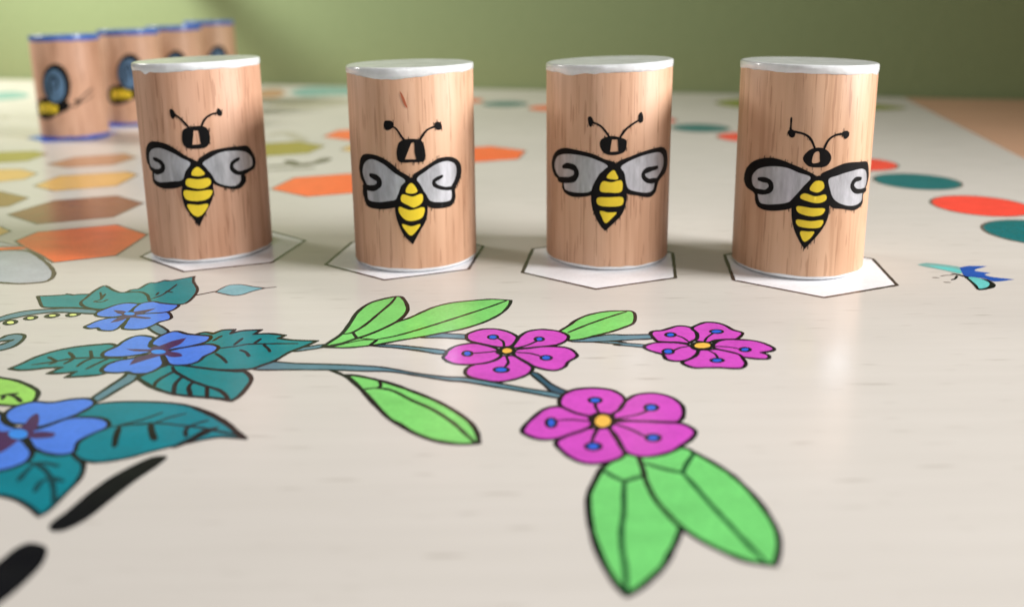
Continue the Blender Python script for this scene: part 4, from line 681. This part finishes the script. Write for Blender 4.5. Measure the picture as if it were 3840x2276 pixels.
        ('stripe', 'yellow', 0, 0, 'bee_ink', [(-0.24, 20.05), (0.28, 19.38), (0.61, 18.33), (-0.62, 18.3), (-1.55, 18.64), (-1.05, 19.49)]),
        ('stripe', 'yellow', 0, 0, 'bee_ink', [(-2.35, 17.79), (-0.61, 17.71), (1.24, 18), (1.48, 16.41), (0.87, 15.69), (-0.99, 15.71), (-2.74, 15.98)]),
        ('stripe', 'yellow', 0, 0, 'bee_ink', [(-3.24, 14.59), (-0.98, 14.76), (1.51, 14.72), (1.43, 13.24), (-0.54, 12.96), (-3.02, 13.22)]),
        ('stripe', 'yellow', 0, 0, 'bee_ink', [(-2.69, 12.06), (-1.14, 11.78), (0.41, 11.78), (-0.5, 10.61), (-1.62, 9.68), (-2.36, 10.9)]),
        ('line', 'bee_ink', 0.42, 0, 'bee_ink', [(-4.67, 29.23), (-3.01, 28.57), (-1.98, 27.57), (-1.05, 26.25)]),
        ('line', 'bee_ink', 0.42, 0, 'bee_ink', [(4.93, 29.64), (3.36, 28.81), (1.89, 27.74), (0.88, 26.33)]),
        ('ink', 'bee_ink', 0, 0, 'bee_ink', [(-5.32, 29.92), (-4.68, 30.19), (-4.21, 29.35), (-4.56, 28.28), (-5.05, 28.46)]),
        ('ink', 'bee_ink', 0, 0, 'bee_ink', [(4.4, 30.29), (5.01, 30.97), (5.44, 30.02), (5.34, 29.07), (4.59, 29.01)]),
        ('ink', 'bee_ink', 0, 0, 'bee_ink', [(-2.91, 25.5), (-2.16, 26.24), (-0.55, 26.6), (1.09, 26.23), (2.08, 25.68), (2.1, 24.45), (1.56, 23.39), (-0.29, 22.93), (-1.92, 23.21), (-2.79, 24.26)]),
        ('hole', 'none', 0, 0, 'bee_ink', [(-0.64, 25.94, 1), (0.38, 25.93, 1), (0.56, 23.66, 1), (-0.95, 23.57, 1), (-0.82, 24.71)]),
    ],
    [
        ('ink', 'bee_ink', 0, 0, 'bee_ink', [(-1.37, 19.89), (-3.58, 21.18), (-5.55, 21.97), (-8.26, 22.76), (-10.71, 22.71), (-13.53, 21.72), (-15.58, 19.97), (-16.35, 17.92), (-15.35, 16.43), (-13.1, 15.62), (-12.75, 14.31), (-12.02, 13.21), (-10.35, 12.79), (-7.69, 13.08), (-5.08, 13.99), (-3.9, 15.92), (-2.34, 18.28)]),
        ('ink', 'bee_ink', 0, 0, 'bee_ink', [(-0.74, 20.12), (0.97, 21.23), (3.81, 22.23), (7.11, 22.22), (10.53, 21.67), (11.85, 18.75), (10.65, 16.84), (9.65, 15.6), (9.63, 13.97), (7.15, 13.13), (4.03, 13.71), (1.47, 14.38), (0.55, 17.61)]),
        ('wing_panel', 'silver', 0, 0, 'bee_ink', [(-2.44, 19.75), (-4.61, 20.56), (-6.82, 21.3), (-9.6, 21.23), (-12.21, 20.41), (-13.72, 18.87), (-13.53, 17.25), (-12.37, 16.27), (-11.89, 14.7), (-11.23, 13.99), (-9.17, 14.09), (-6.22, 14.81), (-5.19, 15.83), (-3.6, 18)]),
        ('wing_panel', 'silver', 0, 0, 'bee_ink', [(0.87, 19.42), (2.48, 20.04), (4.78, 20.57), (8.04, 20.81), (9.99, 20.09), (10.72, 18.23), (10.04, 16.94), (9.2, 15.91), (8.96, 14.55), (6.69, 14.05), (3.96, 14.57), (2.08, 15.73), (1.23, 17.59)]),
        ('line', 'bee_ink', 1, 0, 'bee_ink', [(-13.13, 16.14), (-10.56, 16.22), (-9.41, 17.21), (-9.93, 18.41), (-12.08, 18.49)]),
        ('line', 'bee_ink', 0.9, 0, 'bee_ink', [(10.73, 16.48), (7.26, 16.7), (5.95, 17.84), (6.64, 18.91), (8.3, 18.94)]),
        ('ink', 'bee_ink', 0, 0, 'bee_ink', [(-0.96, 20.16, 1), (0.43, 19.2), (1.29, 16.9), (1.34, 14.61), (1.17, 12.08), (-0.02, 9.55), (-2.67, 6.17, 1), (-3.86, 8.02), (-4.86, 10.28), (-5.35, 13.04), (-4.94, 15.39), (-3.59, 17.77), (-2.41, 19.41)]),
        ('stripe', 'yellow', 0, 0, 'bee_ink', [(-1.32, 19.14), (-0.22, 18.98), (0.08, 17.84), (-0.97, 16.98), (-2.4, 17.48), (-2.04, 18.51)]),
        ('stripe', 'yellow', 0, 0, 'bee_ink', [(-3.31, 16.75), (-1.35, 16.24), (0.39, 16.58), (0.58, 15.55), (-1.05, 14.98), (-3.9, 15.8)]),
        ('stripe', 'yellow', 0, 0, 'bee_ink', [(-4.34, 14.28), (-1.86, 14.05), (0.46, 13.94), (-0.02, 12.8), (-1.98, 12.5), (-4.16, 13.13)]),
        ('stripe', 'yellow', 0, 0, 'bee_ink', [(-4.3, 11.73), (-1.92, 11.57), (0.28, 11.75), (-0.09, 10.48), (-1.83, 10.23), (-4.01, 10.58)]),
        ('stripe', 'yellow', 0, 0, 'bee_ink', [(-3.52, 9.57), (-2.23, 9.59), (-1.14, 9.55), (-1.72, 8.37), (-2.76, 7.62), (-3.47, 8.75)]),
        ('line', 'bee_ink', 0.42, 0, 'bee_ink', [(-6.12, 28.06), (-4.19, 27.71), (-2.88, 26.87), (-1.96, 24.99)]),
        ('line', 'bee_ink', 0.42, 0, 'bee_ink', [(3.34, 27.68), (1.65, 27.53), (0.35, 26.67), (-0.45, 24.93)]),
        ('line', 'bee_ink', 0.42, 0, 'bee_ink', [(-6.35, 28.16), (-6.38, 29.39), (-6.38, 30.5)]),
        ('ink', 'bee_ink', 0, 0, 'bee_ink', [(-6.86, 28.01), (-6.15, 28.44), (-5.5, 27.65), (-5.84, 26.92), (-6.54, 27.1)]),
        ('ink', 'bee_ink', 0, 0, 'bee_ink', [(2.82, 27.97), (3.97, 28.14), (4.22, 27.19), (3.42, 26.74)]),
        ('ink', 'bee_ink', 0, 0, 'bee_ink', [(-3.96, 23.2), (-3.16, 24.58), (-1.93, 25.21), (-0.42, 25.11), (0.76, 24.16), (1.02, 23.03), (0.24, 21.87), (-1.27, 21.61), (-2.99, 21.84)]),
        ('hole', 'none', 0, 0, 'bee_ink', [(-2.08, 24.16), (-1.25, 24.51), (-1.06, 23.27), (-1.08, 22.6), (-2.29, 22.47)]),
    ]
]
SIDE_BEE = [
        ('ink', 'bee_ink', 0, 0, 'bee_ink', [(-10.4, 14.12), (-5.58, 16.28), (-1.58, 15.75), (1.98, 14.47), (4.52, 13.33), (3.19, 11.51), (0.27, 10.13), (-3.04, 8.65), (-7.23, 8.26), (-10.86, 9.87)]),
        ('stripe', 'yellow', 0, 0, 'bee_ink', [(-8.05, 14.08), (-4.98, 14.35), (-5.1, 12.35), (-5.9, 10.64), (-8.88, 10.46)]),
        ('stripe', 'yellow', 0, 0, 'bee_ink', [(-4.22, 14.25), (-2.03, 14.42), (-2.12, 12.42), (-2.73, 10.75), (-4.7, 10.69)]),
        ('stripe', 'yellow', 0, 0, 'bee_ink', [(-1.41, 14.3), (0.46, 14.41), (0.39, 12.42), (-0.15, 10.76), (-1.8, 10.76)]),
        ('ink', 'bee_ink', 0, 0, 'bee_ink', [(5.91, 21.97), (5.55, 18.88), (4.51, 16.19), (2.93, 14.31), (1.02, 13.51), (-1.03, 13.9), (-2.94, 15.42), (-4.36, 17.85), (-4.88, 20.85), (-4.31, 23.96), (-2.88, 26.69), (-0.97, 28.61), (1.05, 29.43), (2.95, 29.02), (4.51, 27.47), (5.54, 24.99)]),
        ('wing_panel', 'wingblue', 0, 0, 'bee_ink', [(4, 21.48), (3.64, 18.7), (2.64, 16.39), (1.14, 15), (-0.6, 14.82), (-2.3, 15.85), (-3.58, 17.92), (-4.06, 20.62), (-3.55, 23.42), (-2.25, 25.76), (-0.56, 27.16), (1.17, 27.34), (2.65, 26.29), (3.65, 24.19)]),
        ('line', 'bee_ink', 0.9, 0, 'bee_ink', [(-1.86, 16.99), (-1.75, 21.12), (-0.45, 24.4), (1.13, 23.97), (1.18, 21.09), (-0.18, 19.88)]),
        ('ink', 'bee_ink', 0, 0, 'bee_ink', [(4.71, 13.32), (4.26, 12.17), (3.33, 11.48), (2.27, 11.52), (1.48, 12.27), (1.27, 13.45), (1.75, 14.61), (2.7, 15.3), (3.75, 15.26), (4.51, 14.5)]),
        ('line', 'bee_ink', 0.5, 0, 'bee_ink', [(4.12, 13.14), (6.76, 13.19), (8.52, 15.36), (11.2, 17.65), (13.9, 19.29)]),
        ('line', 'bee_ink', 0.35, 0, 'bee_ink', [(8.07, 14.77), (10.91, 15.16), (13.84, 16.98)]),
        ('ink', 'bee_ink', 0, 0, 'bee_ink', [(8.83, 14.58), (8.43, 13.88), (7.64, 13.63), (6.93, 13.99), (6.7, 14.74), (7.09, 15.45), (7.87, 15.7), (8.59, 15.34)]),
    ]
WHITE_AT = [(-65.06, 185.38), (-20.07, 177.57), (19.62, 177.68), (56.82, 170.25)]
WHITE_H = [40.36, 39.68, 39.88, 39.88]
WHITE_TILT = [0.55, 0.25, 0.75, -0.5]
WHITE_DRIPS = [[(-.55, .07, .55), (-.2, .3, .2)], [(-.25, .35, .75), (.35, .1, .2)], [(-.75, .16, .55), (-.3, .2, .2)], [(.95, .12, .5), (.3, .4, .25)]]  # angle, width, extra depth
BLUE_AT = [(-174.9, 352.82), (-166.4, 392.32), (-161.4, 431.82), (-157.4, 471.32)]


# ------------------------------------------------------------------ wall and table
def box(name, x0, x1, y0, y1, z0, z1, mat, parent=None, bev=0.0):
    bm = bmesh.new(); bmesh.ops.create_cube(bm, size=1.0)
    for v in bm.verts: v.co = Vector((x0 + (v.co.x + .5) * (x1 - x0), y0 + (v.co.y + .5) * (y1 - y0), z0 + (v.co.z + .5) * (z1 - z0))) * MM
    if bev: bmesh.ops.bevel(bm, geom=bm.edges[:], offset=bev * MM, segments=3, affect='EDGES')
    me = bpy.data.meshes.new(name); bm.to_mesh(me); bm.free(); me.materials.append(mat); return link(name, me, parent)
WALL_ANG = math.radians(-16.0)
wall = box('wall', -1500, 1500, 0, 40, -60, 270, MAT['wall']); wall['kind'] = 'structure'
def added_shadow_peg(x, z, length, r):  # added peg above the view, only there to cast the slanting wall shadow
    n = 24; V = []; F_ = []
    for y, rr in ((1, r), (-length + 3, r), (-length, r - 3)):
        V += [(x + rr * math.cos(2 * math.pi * i / n), y, z + rr * math.sin(2 * math.pi * i / n)) for i in range(n)]
    for k in range(2):
        for i in range(n): F_.append((k * n + i, k * n + (i + 1) % n, (k + 1) * n + (i + 1) % n, (k + 1) * n + i))
    F_.append([2 * n + i for i in range(n)])
    mesh_obj('added_shadow_peg', V, F_, [MAT['table']], wall)
added_shadow_peg(-534, 112, 150, 10.5)
wall.location = (0.263, 0.500, 0); wall.rotation_euler = (0, 0, WALL_ANG)
table = box('table_top', -900, 700, -900, -2, -30, -5.2, MAT['table'], None, 2.0); table['kind'] = 'structure'
table.location = (0.263, 0.500, 0); table.rotation_euler = (0, 0, WALL_ANG)

# ------------------------------------------------------------------ board
board = link('game_board', None)
board['label'] = 'pale birch game board printed with flowers, leaves and coloured hexagons'
board['category'] = 'game board'
CORN = [(206, 463), (-420, 648), (-560, 100), (-60, -60), (93, -60)]
def board_panel():
    bm = bmesh.new()
    lo = [bm.verts.new((x * MM, y * MM, -5.0 * MM)) for x, y in CORN]; hi = [bm.verts.new((x * MM, y * MM, 0)) for x, y in CORN]
    bm.faces.new(hi); bm.faces.new(lo[::-1])
    for i in range(5): bm.faces.new((lo[i], lo[(i + 1) % 5], hi[(i + 1) % 5], hi[i]))
    bmesh.ops.recalc_face_normals(bm, faces=bm.faces)
    bmesh.ops.bevel(bm, geom=[e for e in bm.edges], offset=.9 * MM, segments=3, affect='EDGES')
    me = bpy.data.meshes.new('board_panel'); bm.to_mesh(me); bm.free(); me.materials.append(MAT['board'])
    return link('board_panel', me, board)
board_panel()
INKZ = 0.03
def build_art(motifs):
    els = []
    for mi, (name, label, parts) in enumerate(motifs):
        for ei, (sub, col, w, ow, ink, pts) in enumerate(parts):
            els.append(((mi, 'line') if w else (mi, sub, ei), col, w, ow, ink, pts))
    global GAIN
    GAIN = 1.7; res = paint(els, .42); GAIN = 1.0
    for mi, (name, label, parts) in enumerate(motifs):
        lines = [(k, v) for k, v in res.items() if k[0][0] == mi and k[0][1] == 'line']
        fills = sorted([(k, v) for k, v in res.items() if k[0][0] == mi and k[0][1] != 'line'], key=lambda kv: kv[0][0][2])
        if not lines: head, fills = [fills[0]], fills[1:]
        else: head = lines
        V, F_, ix, mats = [], [], [], []
        for (k, (v2, tr, _)) in head:
            o = len(V); V += [(x, y, INKZ) for x, y in v2]; F_ += [[a + o for a in t] for t in tr]
            ix += [len(mats)] * len(tr); mats.append(MAT[k[1]])
        root = mesh_obj(name, V, F_, mats, board, ix)
        root['label'] = label
        for (k, (v2, tr, _)) in fills:
            mesh_obj(k[0][1], [(x, y, INKZ) for x, y in v2], tr, [MAT[k[1]]], root)
build_art(BOARD_ART)

# ------------------------------------------------------------------ pieces
R = 12.5
SEG = 160
def lathe(profile, cap_bottom=False, cap_top=False, seg=SEG):
    """profile(i, angle) -> list of (r, z)"""
    V, F_ = [], []; m = None
    for i in range(seg):
        a = 2 * math.pi * i / seg; pr = profile(a); m = len(pr)
        V += [(r * math.sin(a), -r * math.cos(a), z) for r, z in pr]
    for i in range(seg):
        j = (i + 1) % seg
        for k in range(m - 1): F_.append((i * m + k, j * m + k, j * m + k + 1, i * m + k + 1))
    if cap_top: F_.append([i * m + m - 1 for i in range(seg)])
    if cap_bottom: F_.append([i * m for i in range(seg)][::-1])
    return V, F_
def smooth_by_angle(o):
    me = o.data; me.polygons.foreach_set('use_smooth', [True] * len(me.polygons))
    bm = bmesh.new(); bm.from_mesh(me)
    for e in bm.edges:
        if len(e.link_faces) == 2 and e.calc_face_angle(0) > math.radians(50): e.smooth = False
    bm.to_mesh(me); bm.free()
def piece(name, label, cat, group, loc, rotz, h, tilt, capmat, seed, drips, art, shared_turn=0.0, lift=0.0, base_d=1.45):
    root = link(name, None); root.location = (loc[0] * MM, loc[1] * MM, .05 * MM); root.rotation_euler = (0, 0, rotz)
    root['label'] = label; root['category'] = cat; root['group'] = group
    slope = lambda a, r: tilt * .5 * (r / R) * math.sin(a)
    wob = lambda a: .03 * math.sin(3 * a + seed) + .02 * math.sin(5 * a + 2 * seed)
    body = mesh_obj('wooden_body', *lathe(lambda a: [(R + wob(a), .75), (R + wob(a), h * .5), (R + wob(a), h - .4 + slope(a, R)), (R - .3, h - .1 + slope(a, R))], True, True), [MAT['wood']], root)
    smooth_by_angle(body)
    def depth(a):
        b = (a + math.pi) % (2 * math.pi) - math.pi
        d = base_d + .30 * noise.noise((math.sin(a) * 2.2 + seed, math.cos(a) * 2.2, seed)) + .16 * noise.noise((math.sin(a) * 9, math.cos(a) * 9 + seed, seed))
        for c, wd, ex in drips: d += ex * math.exp(-((b - c) / wd) ** 2)
        return d
    def capprof(a):
        d = depth(a); s = slope(a, R); z = h + s; w = wob(a)
        n3 = .05 * noise.noise((math.sin(a) * 2, math.cos(a) * 2, seed))
        return [(R + w + .01, z - d), (R + w + .07, z - d + .05), (R + w + .12, z - d * .6), (R + w + .11, z - .30), (R + w + .01, z - .08), (R - .30, h + slope(a, R - .30) + .04),
                (R - .9, h + slope(a, R - .9) + .05 + n3), (R * .5, h + slope(a, R * .5) - .02 + n3)]
    smooth_by_angle(mesh_obj('painted_cap', *lathe(capprof, False, True), [capmat], root))
    smooth_by_angle(mesh_obj('painted_base', *lathe(lambda a: [(R - 1.0, 0), (R - .72, .05), (R - .38, .22), (R - .06, .50), (R + .03 + wob(a), .72), (R + .02 + wob(a), base_d * .6 + .22 * noise.noise((math.sin(a) * 4 + seed, math.cos(a) * 4, 1.7)))], True, False), [capmat], root))
    # the hand drawn bee, bent round the piece
    els = [((0, 'line') if (e[0] in ('ink', 'line')) else (0, e[0], i), e[1], e[2], e[3], e[4], [(p[0] + shared_turn, p[1] + lift) + tuple(p[2:]) for p in e[5]]) for i, e in enumerate(art)]
    hair = []
    rnd = random.Random(int(seed * 10))
    for e in els:
        if e[1] != 'bee_ink': continue
        for p, _ in sample(e[5], not e[2], .5):
            if rnd.random() < .22:
                l = rnd.uniform(.25, .62); x = p.x + rnd.uniform(-.25, .25)
                hair.append(((0, 'line'), 'bee_ink', rnd.uniform(.07, .16), 0, 'bee_ink', [(x, p.y - l), (x + rnd.uniform(-.05, .05), p.y), (x, p.y + l * rnd.uniform(.5, 1))]))
    res = paint(hair + els, .3)
    def bend(k, v2, tr, nm, parent):
        bm = bmesh.new(); vs = [bm.verts.new((x, y, 0)) for x, y in v2]
        for t in tr:
            try: bm.faces.new([vs[i] for i in t])
            except ValueError: pass
        x0 = min(v[0] for v in v2); x1 = max(v[0] for v in v2); x = math.floor(x0 / .45) * .45 + .45
        while x < x1:
            bmesh.ops.bisect_plane(bm, geom=bm.verts[:] + bm.edges[:] + bm.faces[:], plane_co=(x, 0, 0), plane_no=(1, 0, 0)); x += .45
        rr = R + .075
        for v in bm.verts:
            a, z = v.co.x / R, v.co.y
            v.co = Vector((rr * math.sin(a), -rr * math.cos(a), z)) * MM
        for f in bm.faces: f.smooth = True
        me = bpy.data.meshes.new(nm); bm.to_mesh(me); bm.free(); me.materials.append(MAT[k]); return link(nm, me, parent)
    ink = None
    for k, (v2, tr, _) in res.items():
        if k[0][1] == 'line': ink = bend(k[1], v2, tr, 'bee_drawing', root)
    for k, (v2, tr, _) in sorted([x for x in res.items() if x[0][0][1] != 'line'], key=lambda kv: kv[0][0][2]):
        bend(k[1], v2, tr, k[0][1], root if k[0][1] == 'grain_fleck' else ink)
    return root
WG = 'white capped bee pieces'; BG_ = 'blue capped bee pieces'
WHITE_LABELS = ['white capped wooden cylinder with a bee, standing beside the orange hexagon and the grey pebble',
    'white capped wooden cylinder with a bee and a reddish grain fleck above its antennae',
    'white capped wooden cylinder with a sloping top, between the flecked one and the dragonfly one',
    'white capped wooden cylinder with five stripes on its bee, next to the printed dragonfly']
for i, (x, y) in enumerate(WHITE_AT):
    piece('bee_piece', WHITE_LABELS[i], 'game piece', WG, (x, y), 0, WHITE_H[i], WHITE_TILT[i], MAT['capwhite'], 3.1 + 5.7 * i, WHITE_DRIPS[i], WHITE_BEES[i])
BLUE_LABELS = ['blue capped wooden cylinder showing its whole blue winged bee, beside the olive hexagon',
    'second blue capped wooden cylinder from the olive hexagon, its bee half hidden',
    'third blue capped wooden cylinder from the olive hexagon, only a wing tip showing',
    'blue capped wooden cylinder at the wall end of the row']
for k, (x, y) in enumerate(BLUE_AT):
    piece('bee_piece', BLUE_LABELS[k], 'game piece', BG_, (x, y), 0, 40.0 + (0, .6, .9, 2.2)[k], (.3, .2, .3, .2)[k], MAT['capblue'], 31.7 + 4.3 * k, [], SIDE_BEE, (0, 3.4, 3.4, 6.5)[k], (0, 1.2, .3, .5)[k], 2.2)
